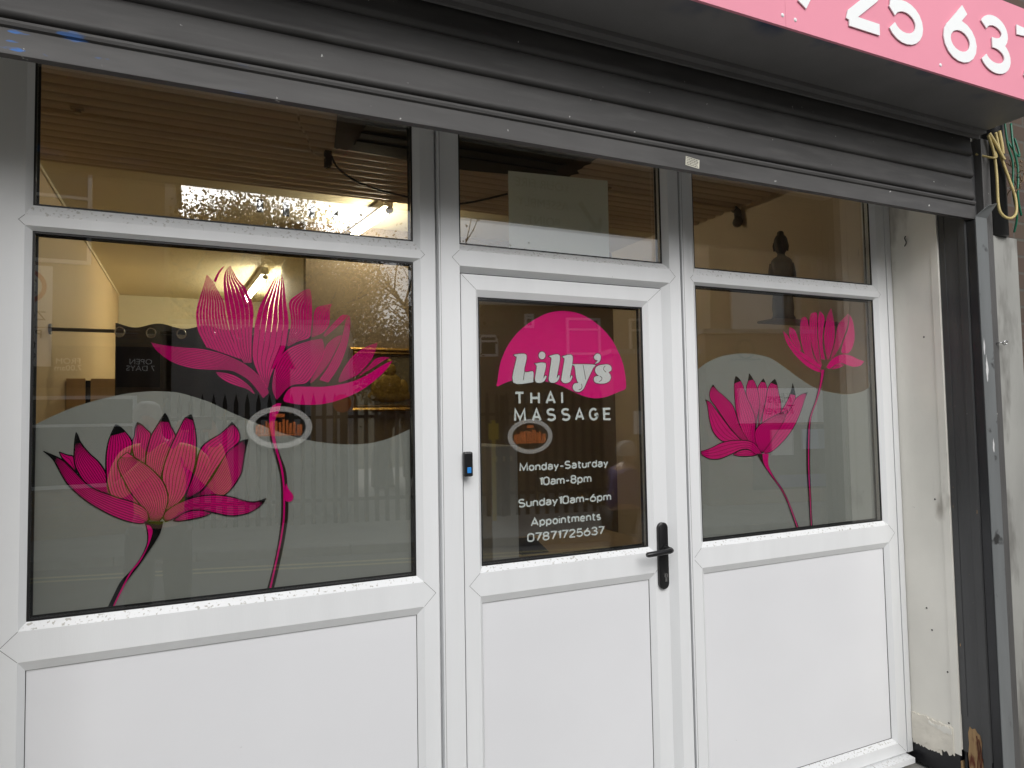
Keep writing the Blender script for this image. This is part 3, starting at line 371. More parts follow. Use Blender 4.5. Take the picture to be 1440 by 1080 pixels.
# ------------------------------------------------------------------ lettering drawn with a round-nosed stroke
def arc(cx, cy, rx, ry, a0, a1, n=18):
    return [(cx+rx*math.cos(math.radians(a0+(a1-a0)*i/n)), cy+ry*math.sin(math.radians(a0+(a1-a0)*i/n))) for i in range(n+1)]
GL = {
 '0': (0.46, [arc(.23, .74, .23, .26, 0, 180)+arc(.23, .26, .23, .26, 180, 360)+[(.46, .74)]]),
 '1': (0.17, [[(0, .84), (.17, 1), (.17, 0)]]),
 '2': (0.46, [arc(.23, .75, .22, .25, 170, -38)+[(.03, .10), (.02, .0)], [(0, 0), (.47, 0)]]),
 '3': (0.46, [arc(.22, .765, .21, .235, 160, -90)+[(.17, .53)], arc(.22, .265, .24, .265, 90, -160)]),
 '5': (0.47, [[(.42, 1), (.08, 1), (.05, .50)], arc(.23, .31, .24, .31, 152, -155)]),
 '6': (0.48, [arc(.24, .32, .24, .32, 0, 360), [(.028, .47), (.35, 1)]]),
 '7': (0.44, [[(0, 1), (.44, 1), (.14, 0)]]),
 '8': (0.46, [arc(.23, .76, .2, .24, 0, 360), arc(.23, .265, .23, .265, 0, 360)]),
 'a': (0.37, [[(.03, .56)]+arc(.19, .48, .18, .2, 135, 0)+[(.37, 0)], [(.37, .38), (.2, .385)]+arc(.17, .19, .17, .19, 95, 275)+[(.37, .1)]]),
 'd': (0.40, [arc(.2, .34, .2, .34, 0, 360), [(.4, 1), (.4, 0)]]),
 'e': (0.40, [[(.02, .36), (.4, .36)]+arc(.2, .34, .2, .34, 5, 318)]),
 'i': (0.0, [[(0, .68), (0, 0)], [(0, .93), (0, 1.0)]]),
 'm': (0.62, [[(0, 0), (0, .68)], [(0, .44)]+arc(.155, .46, .155, .22, 180, 0)+[(.31, 0)], [(.31, .44)]+arc(.465, .46, .155, .22, 180, 0)+[(.62, 0)]]),
 'n': (0.36, [[(0, 0), (0, .68)], [(0, .44)]+arc(.18, .46, .18, .22, 180, 0)+[(.36, 0)]]),
 'o': (0.40, [arc(.2, .34, .2, .34, 0, 360)]),
 'p': (0.40, [[(0, .68), (0, -.28)], arc(.2, .34, .2, .34, 0, 360)]),
 'r': (0.22, [[(0, 0), (0, .68)], [(0, .42)]+arc(.2, .44, .2, .24, 180, 75)]),
 's': (0.32, [arc(.165, .51, .15, .17, 40, 270)+arc(.165, .17, .165, .17, 90, -145)]),
 't': (0.26, [[(.1, .92), (.1, .16)]+arc(.25, .16, .15, .16, 180, 275), [(0, .68), (.27, .68)]]),
 'u': (0.36, [[(0, .68), (0, .22)]+arc(.18, .22, .18, .22, 180, 360)+[(.36, .68)], [(.36, .3), (.36, 0)]]),
 'y': (0.38, [[(0, .68), (.2, .03)], [(.38, .68), (.09, -.28)]]),
 '-': (0.28, [[(0, .36), (.28, .36)]]),
 'A': (0.60, [[(0, 0), (.3, 1), (.6, 0)], [(.1, .3), (.5, .3)]]),
 'M': (0.64, [[(0, 0), (.03, 1), (.32, .12), (.61, 1), (.64, 0)]]),
 'S': (0.48, [arc(.24, .755, .22, .245, 32, 270)+arc(.24, .255, .24, .255, 90, -150)]),
 'T': (0.56, [[(0, 1), (.56, 1)], [(.28, 1), (.28, 0)]]),
 'H': (0.54, [[(0, 1), (0, 0)], [(.54, 1), (.54, 0)], [(0, .5), (.54, .5)]]),
 'I': (0.0, [[(0, 1), (0, 0)]]),
 'G': (0.54, [arc(.28, .5, .28, .5, 48, 352)+[(.56, .44), (.32, .44)]]),
 'E': (0.44, [[(.44, 1), (0, 1), (0, 0), (.44, 0)], [(0, .52), (.38, .52)]]),
 ' ': (0.26, []),
}
def glyph(mb, ch, x, z, sx, cap, wt, y, thick=0.0):
    wd, strokes = GL[ch]
    h = cap-wt
    for k, st in enumerate(strokes):
        pts = [(x+wt/2+p[0]*sx, z+wt/2+p[1]*h) for p in st]
        cl = len(pts) > 6 and abs(pts[0][0]-pts[-1][0])+abs(pts[0][1]-pts[-1][1]) < wt*0.02
        if cl: pts = pts[:-1]
        if thick:
            sub = MB(); ribbon(sub, pts, wt, 0, closed=cl)
            n = len(sub.v); f = [(xx, y-0.0002*k, zz) for xx, _, zz in sub.v]; b = [(xx, y+thick, zz) for xx, _, zz in sub.v]
            fs = list(sub.f) + [tuple(i+n for i in reversed(q)) for q in sub.f]
            m = n//2
            for i in range(m if cl else m-1):
                a, c = 2*i, 2*((i+1) % m); fs.append((a, c, c+n, a+n)); fs.append((a+1, a+1+n, c+1+n, c+1))
            if not cl: fs.append((0, n, n+1, 1)); fs.append((n-2, n-1, 2*n-1, 2*n-2))
            mb.add(f+b, fs)
        else: ribbon(mb, pts, wt, y-0.00004*k, closed=cl)
def text_line(mb, s, x0, x1, z, cap, wt, y):
    gap = 0.17
    s_ = s.replace(' ', ''); nat = sum(GL[c][0] for c in s_); nl = len(s_); blank = cap*0.55
    # advance = glyph width*sx + wt + spacing
    sp = cap*0.085
    sx = (x1-x0 - nl*wt - (nl-1)*sp - (len(s)-nl)*blank)/nat
    x = x0
    for c in s:
        if c == ' ': x += blank; continue
        glyph(mb, c, x, z, sx, cap, wt, y); x += GL[c][0]*sx+wt+sp
def word(name, s, size, loc, rot, m, parent=None, ext=0.0, align='CENTER', shear=0.0, space=1.0):
    """plain lettering from the built-in typeface, turned into a mesh"""
    cu = bpy.data.curves.new(name, 'FONT'); cu.body = s; cu.size = size; cu.align_x = align; cu.extrude = ext; cu.shear = shear
    cu.space_line = 0.85; cu.space_character = space; cu.resolution_u = 3
    o = bpy.data.objects.new(name, cu); C.objects.link(o)
    dg = bpy.context.evaluated_depsgraph_get(); me = bpy.data.meshes.new_from_object(o.evaluated_get(dg))
    bpy.data.objects.remove(o); me.name = name; me.materials.clear(); me.materials.append(m)
    q = link(bpy.data.objects.new(name, me), parent); q.location = loc; q.rotation_euler = rot
    return q

# ------------------------------------------------------------------ shopfront frames
def chamfered(mb, g, c, yF, yG=0.0):
    f = (g[0]-c[0], g[1]+c[1], g[2]-c[2], g[3]+c[3])
    mb.ring(f, yF, g, yG); mb.ring(g, yG, g, yG+0.004)
    return f
def frame(mb, X0, X1, Z0, Z1, ops, yF, yB=0.055):
    fs = [chamfered(mb, g, c, yF) for g, c in ops]
    mb.box(X0, fs[0][0], yF, yB, Z0, Z1); mb.box(fs[0][1], X1, yF, yB, Z0, Z1)
    zs = Z0
    for f in sorted(fs, key=lambda q: q[2]):
        if f[2] > zs: mb.box(fs[0][0], fs[0][1], yF, yB, zs, f[2])
        zs = f[3]
    if Z1 > zs: mb.box(fs[0][0], fs[0][1], yF, yB, zs, Z1)
    return fs
def seams(mb, fs, X0, X1, Z0, Z1, yF, outer=True):
    y = yF-0.0004; wd = 0.0011
    q = sorted(fs, key=lambda r: r[2])
    for a, b in zip(q, q[1:]):
        z0, z1 = a[3], b[2]; h = (z1-z0)/2; zm = (z0+z1)/2
        for x, s in ((a[0], -1), (a[1], 1)):
            ribbon(mb, [(x, z0), (x+s*h, zm), (x, z1)], wd, y)
    if outer:
        for x, X in ((q[0][0], X0), (q[0][1], X1)):
            ribbon(mb, [(x, q[0][2]), (X, Z0)], wd, y); ribbon(mb, [(x, q[-1][3]), (X, Z1)], wd, y)
def rubber(mb, g, wdt=0.0055, y=0.0022):
    i = (g[0]+wdt, g[1]-wdt, g[2]+wdt, g[3]-wdt); mb.ring(g, y, i, y); mb.ring(i, y, i, y+0.003)
def spacer(mb, g, wdt=0.009):
    i = (g[0]+wdt, g[1]-wdt, g[2]+wdt, g[3]-wdt); mb.ring(g, 0.0255, i, 0.0255); mb.ring(i, 0.0255, i, 0.0275)
def pane(name, g, parent): return MB().box(g[0]-.002, g[1]+.002, 0.005, 0.024, g[2]-.002, g[3]+.002).build(name, M['glass'], parent)

TOP = 2.66
def shop_window(label, X0, X1, gx0, gx1, cl, cr):
    w_ = thing('shop_window', label, 'shop window', 'white windows either side of the door')
    g_low, g_top, g_pan = (gx0, gx1, 1.084, 2.084), (gx0, gx1, 2.151, 2.60), (gx0, gx1, 0.128, 0.964)
    ops = [(g_pan, (cl, cr, .018, .026)), (g_low, (cl, cr, .018, .010)), (g_top, (cl, cr, .030, .012))]
    mb = MB(); fs = frame(mb, X0, X1, 0.06, TOP, ops, -0.015)
    mb.build('frame', M['upvc'], w_)
    sm = MB(); seams(sm, fs, X0, X1, 0.06, TOP, -0.015); sm.build('joint', M['seam'], w_)
    gk = MB(); rubber(gk, g_low); rubber(gk, g_top); rubber(gk, g_pan, 0.0013, 0.0028); spacer(gk, g_low); spacer(gk, g_top); gk.build('gasket', M['gasket'], w_)
    pane('glass_pane', g_low, w_); pane('top_pane', g_top, w_)
    MB().box(gx0-.002, gx1+.002, 0.0042, 0.03, 0.126, 0.966).build('lower_panel', M['panel'], w_)
    MB().add([(X0, -.052, .03), (X1, -.052, .03), (X1, -.052, .052), (X0, -.052, .052), (X0, .05, .03), (X1, .05, .03), (X1, .05, .0585), (X0, .05, .0585)],
             [(0, 1, 2, 3), (3, 2, 6, 7), (0, 3, 7, 4), (1, 5, 6, 2), (4, 7, 6, 5), (0, 4, 5, 1)]).build('sill', M['upvc'], w_)
    return w_
win_l = shop_window('wide white shop window with two big pink lotus flowers on it, left of the door', -0.478, 0.700, -0.389, 0.631, .014, .020)
win_r = shop_window('narrower white shop window right of the door with two smaller lotus flowers, next to the cream side wall', 1.705, 2.872, 1.774, 2.798, .020, .018)
tr = MB().box(2.8745, 2.908, -0.018, 0.05, 0.06, TOP); tr.build('edge_trim', M['upvc'], win_r)

dfr = thing('door_frame', 'white outer door frame with a clear pane above the door, between the two shop windows', 'door frame')
mb = MB()
mb.box(0.700, 0.707, 0.0, 0.05, 0.06, TOP)                                   # recessed gap strip
mb.box(0.707, 0.717, -0.034, 0.05, 0.03, TOP); mb.box(0.7175, 0.779, -0.030, 0.055, 0.03, TOP)
mb.box(1.630, 1.6795, -0.030, 0.055, 0.03, TOP); mb.box(1.680, 1.687, 0.0, 0.05, 0.06, TOP); mb.box(1.687, 1.7045, -0.034, 0.05, 0.03, TOP)
mb.box(0.779, 1.630, -0.030, 0.055, 2.078, 2.130); mb.box(0.779, 1.630, -0.030, 0.055, 2.612, TOP)
g_c = (0.790, 1.620, 2.157, 2.60); mb.ring((0.779, 1.630, 2.130, 2.612), -0.030, g_c, 0.0); mb.ring(g_c, 0, g_c, 0.004)
mb.ring((0.779, 1.630, 0.03, 2.078), -0.030, (0.784, 1.602, 0.03, 2.060), -0.004); mb.ring((0.784, 1.602, 0.03, 2.060), -0.004, (0.784, 1.602, 0.03, 2.060), 0.05)
mb.build('frame', M['upvc'], dfr)
sm = MB()
for x, s in ((0.779, -1), (1.630, 1)):
    ribbon(sm, [(x, 2.078), (x+s*0.026, 2.104), (x, 2.130)], 0.0011, -0.0304)
ribbon(sm, [(0.712, .06), (0.712, TOP)], 0.0012, -0.0345); ribbon(sm, [(1.694, .06), (1.694, TOP)], 0.0012, -0.0345)
sm.build('joint', M['seam'], dfr)
gk = MB(); rubber(gk, g_c); spacer(gk, g_c); gk.build('gasket', M['gasket'], dfr)
pane('top_pane', g_c, dfr)
MB().box(0.784, 1.602, -0.046, 0.05, 0.03, 0.045).build('threshold', M['rail'], dfr)

door = thing('glazed_door', 'white half glazed door with pink logo, opening hours and a black lever handle', 'door')
g_d, g_dp = (0.853, 1.520, 1.090, 1.984), (0.853, 1.520, 0.175, 0.971)
mb = MB(); fs = frame(mb, 0.788, 1.5985, 0.05, 2.0555, [(g_dp, (.012, .018, .018, .026)), (g_d, (.012, .018, .018, .022))], -0.014)
mb.build('leaf_frame', M['upvc'], door)
sm = MB(); seams(sm, fs, 0.788, 1.5985, 0.05, 2.0555, -0.014); sm.build('joint', M['seam'], door)
gk = MB(); rubber(gk, g_d); spacer(gk, g_d); rubber(gk, g_dp, 0.0013, 0.0028)
gk.ring((0.784, 1.602, 0.045, 2.060), -0.0045, (0.788, 1.5985, 0.05, 2.0555), -0.0045); gk.build('gasket', M['gasket'], door)
pane('glass_pane', g_d, door)
MB().box(.851, 1.522, 0.0042, 0.03, 0.173, 0.973).build('lower_panel', M['panel'], door)
# handle
pl = MB(); n = 14; xc = 1.5690; r = 0.0215
out = [(xc+r*math.cos(PI*i/n), 1.1575+r*math.sin(PI*i/n)) for i in range(n+1)]+[(xc-r*math.cos(PI*i/n), 0.9565-r*math.sin(PI*i/n)) for i in range(n+1)]
m_ = len(out); pl.add([(x, -0.0145, z) for x, z in out]+[(x, -0.0255, z) for x, z in out]+[(xc+(x-xc)*.86, -0.0275, (z if abs(z-1.057) < .1 else 1.057+(z-1.057)*.975)) for x, z in out],
    [(i, (i+1) % m_, (i+1) % m_+m_, i+m_) for i in range(m_)]+[(i+m_, (i+1) % m_+m_, (i+1) % m_+2*m_, i+2*m_) for i in range(m_)]+[tuple(range(2*m_, 3*m_))])
handle = pl.build('handle', M['black'], door, smooth=True, angle=40)
lv = MB(); lv.tube([(1.5745, -0.027, 1.083), (1.5745, -0.058, 1.083), (1.571, -0.066, 1.083), (1.562, -0.070, 1.0825), (1.51, -0.071, 1.080), (1.468, -0.070, 1.078), (1.4615, -0.070, 1.0775)],
    [.0115, .0105, .0105, .0105, .0098, .0095, .007], n=14)
lv.tube([(1.5745, -0.0265, 1.083), (1.5745, -0.034, 1.083)], [.0165, .0150], n=18); lv.build('lever', M['black'], handle, smooth=True, angle=50)
ky = MB(); ky.tube([(1.574, -0.0275, 0.985), (1.574, -0.0305, 0.985)], 0.0085, n=18); ky.box(1.5695, 1.5785, -0.0303, -0.0274, 0.9625, 0.980); ky.build('lock_cylinder', M['steel'], handle)
MB().box(1.5733, 1.5747, -0.0312, -0.0304, 0.979, 0.991).build('keyhole', M['black'], handle)
bell = thing('doorbell', 'small black wireless doorbell with a blue button on the left door jamb', 'doorbell')
mb = MB(); mb.box(.7775, .8085, -0.052, -0.0305, 1.390, 1.470); mb.build('case', M['black'], bell, bevel=0.006)
MB().box(.7865, .8005, -0.0542, -0.0522, 1.402, 1.4205).build('button', M['blue'], bell, bevel=0.003)

# ------------------------------------------------------------------ vinyl graphics on the inner face of the glass
def film(parent, curve, x0, x1):
    top = [(p.x, p.y) for p in spline([(a, b, 0) for a, b in curve], 6)]
    top = [p for p in top if x0 < p[0] < x1]
    top = [(x0, top[0][1])]+top+[(x1, top[-1][1])]
    v, f = fill_poly(top+[(x1, 1.086), (x0, 1.086)], 0.0315)
    return MB().add(v, f).build('frosted_film', M['film'], parent, fix=False)
film(win_l, FILM_LEFT_CURVE, -0.385, 0.627); film(win_r, FILM_RIGHT_CURVE, 1.778, 2.794)
def sides(L, R, n=34):
    a = resample(spline([(x, z, 0) for x, z in L], 5), n); b = resample(spline([(x, z, 0) for x, z in R], 5), n)
    return a, b
def lotus(parent, data, black, y0=0.0306, lw=0.0032, iw=0.0014, gapw=0.0015):
    pk, bk = MB(), MB()
    for k, (L, R, nl, tip) in enumerate(data):
        y = y0-0.00012*k; a, b = sides(L, R); n = len(a)
        at = lambda i, u: a[i].lerp(b[i], u)
        if black:
            base = len(pk.v); pk.v += [(p.x, y, p.y) for q in zip(a, b) for p in q]
            pk.f += [(base+2*i, base+2*i+1, base+2*i+3, base+2*i+2) for i in range(n-1)]
            for j in range(1, nl+1):
                u = j/(nl+1); ribbon(bk, [at(i, u) for i in range(1 if tip else 3, n)], iw, y-0.00003)
            if tip:
                m = max(2, int(n*tip)); base = len(bk.v); bk.v += [(p.x, y-0.00005, p.y) for q in list(zip(a, b))[:m] for p in q]
                bk.f += [(base+2*i, base+2*i+1, base+2*i+3, base+2*i+2) for i in range(m-1)]
            for e in (a, b):
                ribbon(bk, e, [lw*(0.75+0.5*math.sin(PI*i/(n-1))) for i in range(n)], y-0.00007)
        else:
            m = nl+1
            for j in range(m):
                base = len(pk.v)
                for i in range(n):
                    W = max((b[i]-a[i]).length, 1e-5); g = min(gapw/2/W, 0.2/m)
                    for u in (j/m+g, (j+1)/m-g):
                        p = at(i, u); pk.v.append((p.x, y, p.y))
                pk.f += [(base+2*i, base+2*i+1, base+2*i+3, base+2*i+2) for i in range(n-1)]
    o = pk.build('lotus_decal', M['pink'], parent, fix=False)
    if bk.v: bk.build('petal_outline', M['blackv'], o, fix=False)
    return o
def stem(o, s, m, y=0.0290):
    L, R, l, r_ = STEMS[s]
    for nm, A, B, mm, yy in (('stem', L, R, m, y), ('stem_core', l, r_, M['pink'], y-0.0004)):
        a, b = sides(A, B, 40); mb = MB(); mb.v = [(p.x, yy, p.y) for q in zip(a, b) for p in q]
        mb.f = [(2*i, 2*i+1, 2*i+3, 2*i+2) for i in range(39)]
        mb.build(nm, mm, o, fix=False)
la = lotus(win_l, LOTUS_BLACK_OUTLINE, True); stem(la, 'a', M['blackv'], 0.0285)
la['label'] = 'lotus with black outlines on the frosted lower left'
lb = lotus(win_l, LOTUS_CLEAR_LARGE, False); stem(lb, 'b', M['brownv'], 0.0290)
lb['label'] = 'larger lotus with clear petal veins at upper right of the pane'
v, f = fill_poly([(p.x, p.y) for p in spline([(a, b, 0) for a, b in DROP], 4, True)], 0.0280); MB().add(v, f).build('dew_drop', M['pink'], lb, fix=False)
lc = lotus(win_r, LOTUS_BLACK_SMALL, True, lw=0.0030); stem(lc, 'c', M['brownv'], 0.0290)
lc['label'] = 'lower lotus with dark outlines on the frosted film'
ld = lotus(win_r, LOTUS_CLEAR_SMALL, False, gapw=0.0020); stem(ld, 'd', M['brownv'], 0.0290)
ld['label'] = 'upper lotus in front of the pale reveal'

v, f = fill_poly([(p.x, p.y) for p in spline([(a, b, 0) for a, b in ARC], 3, True)], 0.0300)
arc_o = MB().add(v, f).build('logo_dome', M['pinkd'], door, fix=False)
lg, lo, sl_ = MB(), MB(), MB()
for k, gph in enumerate(LOGO):
    pts = [(p.x, p.y) for p in spline([(a, b, 0) for a, b in gph], 4, True)]
    v, f = fill_poly(pts, 0.0290-0.00003*k); lg.add(v, f); ribbon(lo, pts, 0.0044, 0.0294-0.00003*k, closed=True)
for s in LOGO_SLITS: ribbon(sl_, [(p.x, p.y) for p in spline([(a, b, 0) for a, b in s], 5)], 0.0022, 0.0284)
lgo = lg.build('logo_lettering', M['whitev'], door, fix=False)
lo.build('letter_outline', M['brownv'], lgo, fix=False); sl_.build('letter_slit', M['brownv'], lgo, fix=False)
for nm, cells in (('thai', THAI), ('massage', MASSAGE)):
    mb = MB()
    for k, (ch, x0, x1, z, cap) in enumerate(cells):
        wt = 0.0082; wd = GL[ch][0]
        sx = (x1-x0-wt)/wd if wd else 0
        glyph(mb, ch, x0 if wd else (x0+x1)/2-wt/2, z, sx, cap, wt, 0.0293)
    mb.build('word_lettering', M['whitev'], door, fix=False)
for key in ('l1', 'l2', 'l3', 'l4', 'l5'):
    s, x0, x1, z, cap = LINES[key]; mb = MB(); text_line(mb, s, x0, x1, z, cap, 0.0054, 0.0293); mb.build('hours_lettering', M['whitev'], door, fix=False)

# oval stickers on the outer face, tape scraps, fire notice
def oval(label, cx, cz, rx, rz):
    t = thing('oval_sticker', label, 'sticker', 'oval stickers on the glass')
    n = 48; o_ = [(cx+rx*math.cos(2*PI*i/n), cz+rz*math.sin(2*PI*i/n)) for i in range(n)]; i_ = [(cx+rx*.80*math.cos(2*PI*i/n), cz+rz*.76*math.sin(2*PI*i/n)) for i in range(n)]
    mb = MB(); y = 0.0042
    mb.add([(x, y, z) for x, z in o_]+[(x, y, z) for x, z in i_], [(i, (i+1) % n, (i+1) % n+n, i+n) for i in range(n)]); mb.build('ring', M['ringv'], t, fix=False)
    rnd = random.Random(3); mb = MB(); x = cx-rx*.70
    hs_ = lambda x: rz*.40*(1-0.35*((x-cx)/(rx*.7))**2)
    while x < cx+rx*.70:
        wd = rx*rnd.uniform(.05, .09); h = hs_(x)*rnd.uniform(.72, 1.0); ribbon(mb, [(x, cz-rz*.30), (x, cz-rz*.30+2*h*.9)], wd, y); x += wd*1.45
    ribbon(mb, [(cx-rx*.66, cz-rz*.36), (cx+rx*.66, cz-rz*.36)], rz*.07, y); ribbon(mb, [(cx-rx*.14, cz+rz*.56), (cx+rx*.14, cz+rz*.56)], rz*.16, y)
    mb.build('orange_band', M['orangev'], t, fix=False)
oval('oval sticker with pale ring and orange band on the left window, over the lotus stem', 0.222, 1.561, 0.092, 0.062)
oval('oval sticker with pale ring and orange band on the door glass, below the word massage', 1.043, 1.512, 0.086, 0.060)
for k, (x, lb_) in enumerate(((0.168, 'scrap of old foil tape on the left top pane, leftmost of four'), (0.242, 'scrap of old foil tape on the left top pane, second from the left of four'),
                              (0.318, 'scrap of old foil tape on the left top pane, third from the left of four'), (0.389, 'scrap of old foil tape on the left top pane, rightmost of four'))):
    rnd = random.Random(k); z = 2.222
    mb = MB(); mb.box(x-.0095, x+.0095, 0.0245, 0.0252, z-.022+rnd.uniform(-.003, .003), z+.020); o = mb.build('tape_scrap', M['tape']); tag(o, lb_, 'tape', 'tape scraps on the top pane')
pn = thing('paper_notice', 'grey paper sheet taped inside the pane above the door, faint print showing through', 'notice')
MB().add([(.986, .030, 2.12), (1.399, .030, 2.13), (1.400, .030, 2.462), (.988, .030, 2.443)], [(0, 1, 2, 3)]).build('sheet', M['paper'], pn, fix=False)
for s, z in (('YOUR FIRE', 2.395), ('ASSEMBLY', 2.325), ('POINT', 2.262)):
    o = word('print_line', s, 0.046, (1.125, 0.0294, z), (PI/2, 0, PI), M['paperink'], pn)
mb = MB(); ribbon(mb, [(1.275, 2.365), (1.345, 2.275)], 0.018, 0.0294); ribbon(mb, [(1.315, 2.268), (1.352, 2.264), (1.366, 2.315)], 0.016, 0.0293); mb.build('print_arrow', M['paperink'], pn, fix=False)
# ------------------------------------------------------------------ roller shutter, canopy sign, reveal
sh = thing('roller_shutter', 'dark grey roller shutter rolled nearly up above the window tops', 'roller shutter')
XL, XR = -0.62, 2.958
prof = []; z = 2.455
for k in range(5):
    p = 0.095
    prof += [(-.350, z), (-.362, z+.002), (-.371, z+.008), (-.3725, z+.015), (-.369, z+.022), (-.3655, z+.035), (-.3635, z+.052), (-.3625, z+.068), (-.3605, z+.082), (-.356, z+.090), (-.350, z+.0935)]
    z += p
prof = [(-.3705+(y+.3705)*.62, z) for y, z in prof]
MB().extrude_x(prof, XL, XR).build('slat_curtain', M['shutter'], sh, smooth=True, angle=45, fix=False)
bar = [(-.345, 2.380), (-.345, 2.4545), (-.3505, 2.4545), (-.362, 2.453), (-.3735, 2.4475), (-.3755, 2.441), (-.3735, 2.434), (-.3675, 2.4305), (-.369, 2.428), (-.371, 2.376), (-.374, 2.371), (-.352, 2.3705)]
MB().extrude_x(bar, XL, XR, closed=True).build('bottom_bar', M['shutter'], sh, smooth=True, angle=30)
lab = MB().box(0, 0.056, -0.0006, 0, 0, 0.030); lo_ = lab.build('maker_label', mat('worn_label_paper', (0.62, 0.6, 0.5), 0.6, var=0.15, vscale=60), sh); lo_.location = (1.437, -0.3715, 2.388); lo_.rotation_euler = (math.radians(-2), math.radians(6), 0)
lt = MB()
rnd = random.Random(5)
for r_ in range(5):
    x = 0.004
    while x < 0.048:
        wd = rnd.uniform(.002, .006); lt.quad((x, -.0009, .003+r_*.0055), (x+wd, -.0009, .003+r_*.0055), (x+wd, -.0009, .0056+r_*.0055), (x, -.0009, .0056+r_*.0055)); x += wd+.0014
lt.build('small_print', M['black'], lo_, fix=False)
lf = MB().extrude_z([(XR+.0005, -.35), (XR+.006, -.35), (XR+.006, -.34), (XR+.0005, -.34)], 2.37, 2.9); lf.build('end_lock', M['shutter'], sh)

sg = thing('shop_sign', 'long pink box sign with raised white phone digits, over the shutter', 'sign')
MB().box(-3.2, 3.0, -0.632, -0.375, 2.744, 3.10).build('sign_box', M['soffit'], sg, bevel=0.002)
mb = MB(); mb.box(-3.2, 1.6092, -0.642, -0.6325, 2.742, 3.102); mb.box(1.6100, 3.003, -0.642, -0.6325, 2.742, 3.102); mb.build('pink_face', M['signpink'], sg)
mb = MB(); mb.box(-3.2, 2.99, -0.412, -0.376, 2.729, 2.7435); mb.box(-3.2, 2.99, -0.386, -0.376, 2.715, 2.7285); mb.build('back_angle', M['soffit'], sg)
for ch, x0, x1 in (('0', -.05, .15), ('7', .2, .40), ('8', .47, .66), ('7', .73, .92), ('1', .98, 1.09), ('7', 1.610, 1.795), ('2', 1.862, 2.040), ('5', 2.065, 2.245), ('6', 2.356, 2.541), ('3', 2.566, 2.744), ('7', 2.775, 2.965)):
    mb = MB(); wt = 0.038; glyph(mb, ch, x0, 2.806, (x1-x0-wt)/GL[ch][0], 0.217, wt, -0.6475, thick=0.0035); mb.build('digit', M['signwhite'], sg)
for x, z in ((1.597, 2.775), (1.649, 2.773), (2.338, 2.774), (0.3, 2.775)):
    mb = MB(); mb.tube([(x, -0.6425, z), (x, -0.6445, z)], [0.0065, 0.0045], n=12); mb.tube([(x, -0.6444, z), (x, -0.6455, z)], 0.0020, n=8); mb.build('screw', M['signwhite'], sg)

sw = thing('side_wall', 'cream painted side wall of the window recess, peeling at the bottom, right of the windows', 'wall')
mb = MB(); mb.box(2.911, 3.02, -0.2345, 0.05, 0.155, TOP); mb.build('plaster', M['cream'], sw)
mb = MB(); mb.box(2.9075, 2.911, -0.2345, -0.202, 0.13, TOP); mb.build('corner_bead', M['cream'], sw, bevel=0.001)
# torn lower patch: ragged edge plates standing slightly proud
rnd = random.Random(11)
def ragged(y0, y1, zt, zb, x, th, name, m, amp, top=0.004):
    n = 26; ys = [y0+(y1-y0)*i/n for i in range(n+1)]
    up = [(y, zt(y)+rnd.uniform(-top, top)) for y in ys]; dn = [(y, zb(y)+rnd.uniform(-amp, amp)) for y in reversed(ys)]
    pts = up+dn
    from mathutils.geometry import tessellate_polygon
    tris = tessellate_polygon([[Vector((a, b, 0)) for a, b in pts]]); k = len(pts)
    v = [(x, a, b) for a, b in pts]+[(x+th, a, b) for a, b in pts]
    fs = [tuple(t) for t in tris]+[(i, (i+1) % k, (i+1) % k+k, i+k) for i in range(k)]
    return MB().add(v, fs).build(name, m, sw)
ragged(-0.205, -0.020, lambda y: 0.232+0.10*(y+.2)*.2, lambda y: 0.118, 2.9045, 0.0065, 'peeling_patch', M['creamraw'], 0.008)
ragged(-0.150, -0.020, lambda y: 0.128, lambda y: 0.100, 2.9075, 0.003, 'undercoat_strip', M['creamraw'], 0.005)
ragged(-0.200, -0.100, lambda y: 0.224+.004*math.sin(y*60), lambda y: 0.206+.006*math.sin(y*45), 2.9025, 0.002, 'curled_flake', M['cream'], 0.003)
mb = MB(); mb.box(2.9125, 3.0, -0.225, 0.04, 0.02, 0.156); mb.build('plinth', M['plinth'], sw, bevel=0.002)
mb = MB(); mb.box(2.915, 2.96, -0.232, -0.165, 0.03, 0.105); mb.build('exposed_block', M['rotwood'], sw, bevel=0.003)
mb = MB()
for y, z in ((-.16, .215), (-.185, .245), (-.17, 1.19), (-.155, 1.9), (-.13, .62), (-.19, .46), (-.11, .71)):
    mb.tube([(2.9105, y, z), (2.9085, y, z)], [.004, .0025], n=8)
mb.build('screw_hole', M['black'], sw)
mb = MB(); mb.tube(spline([(2.909, -.093, 2.365), (2.900, -.094, 2.355), (2.904, -.098, 2.335), (2.896, -.095, 2.318)], 4), 0.0022, n=6); mb.build('cable_end', M['cableK'], sw, smooth=True)

wl_ = thing('side_wall', 'cream painted side wall of the window recess at the far left edge', 'wall')
MB().box(-0.60, -0.480, -0.345, 0.05, 0.0, TOP).build('plaster', M['cream'], wl_)

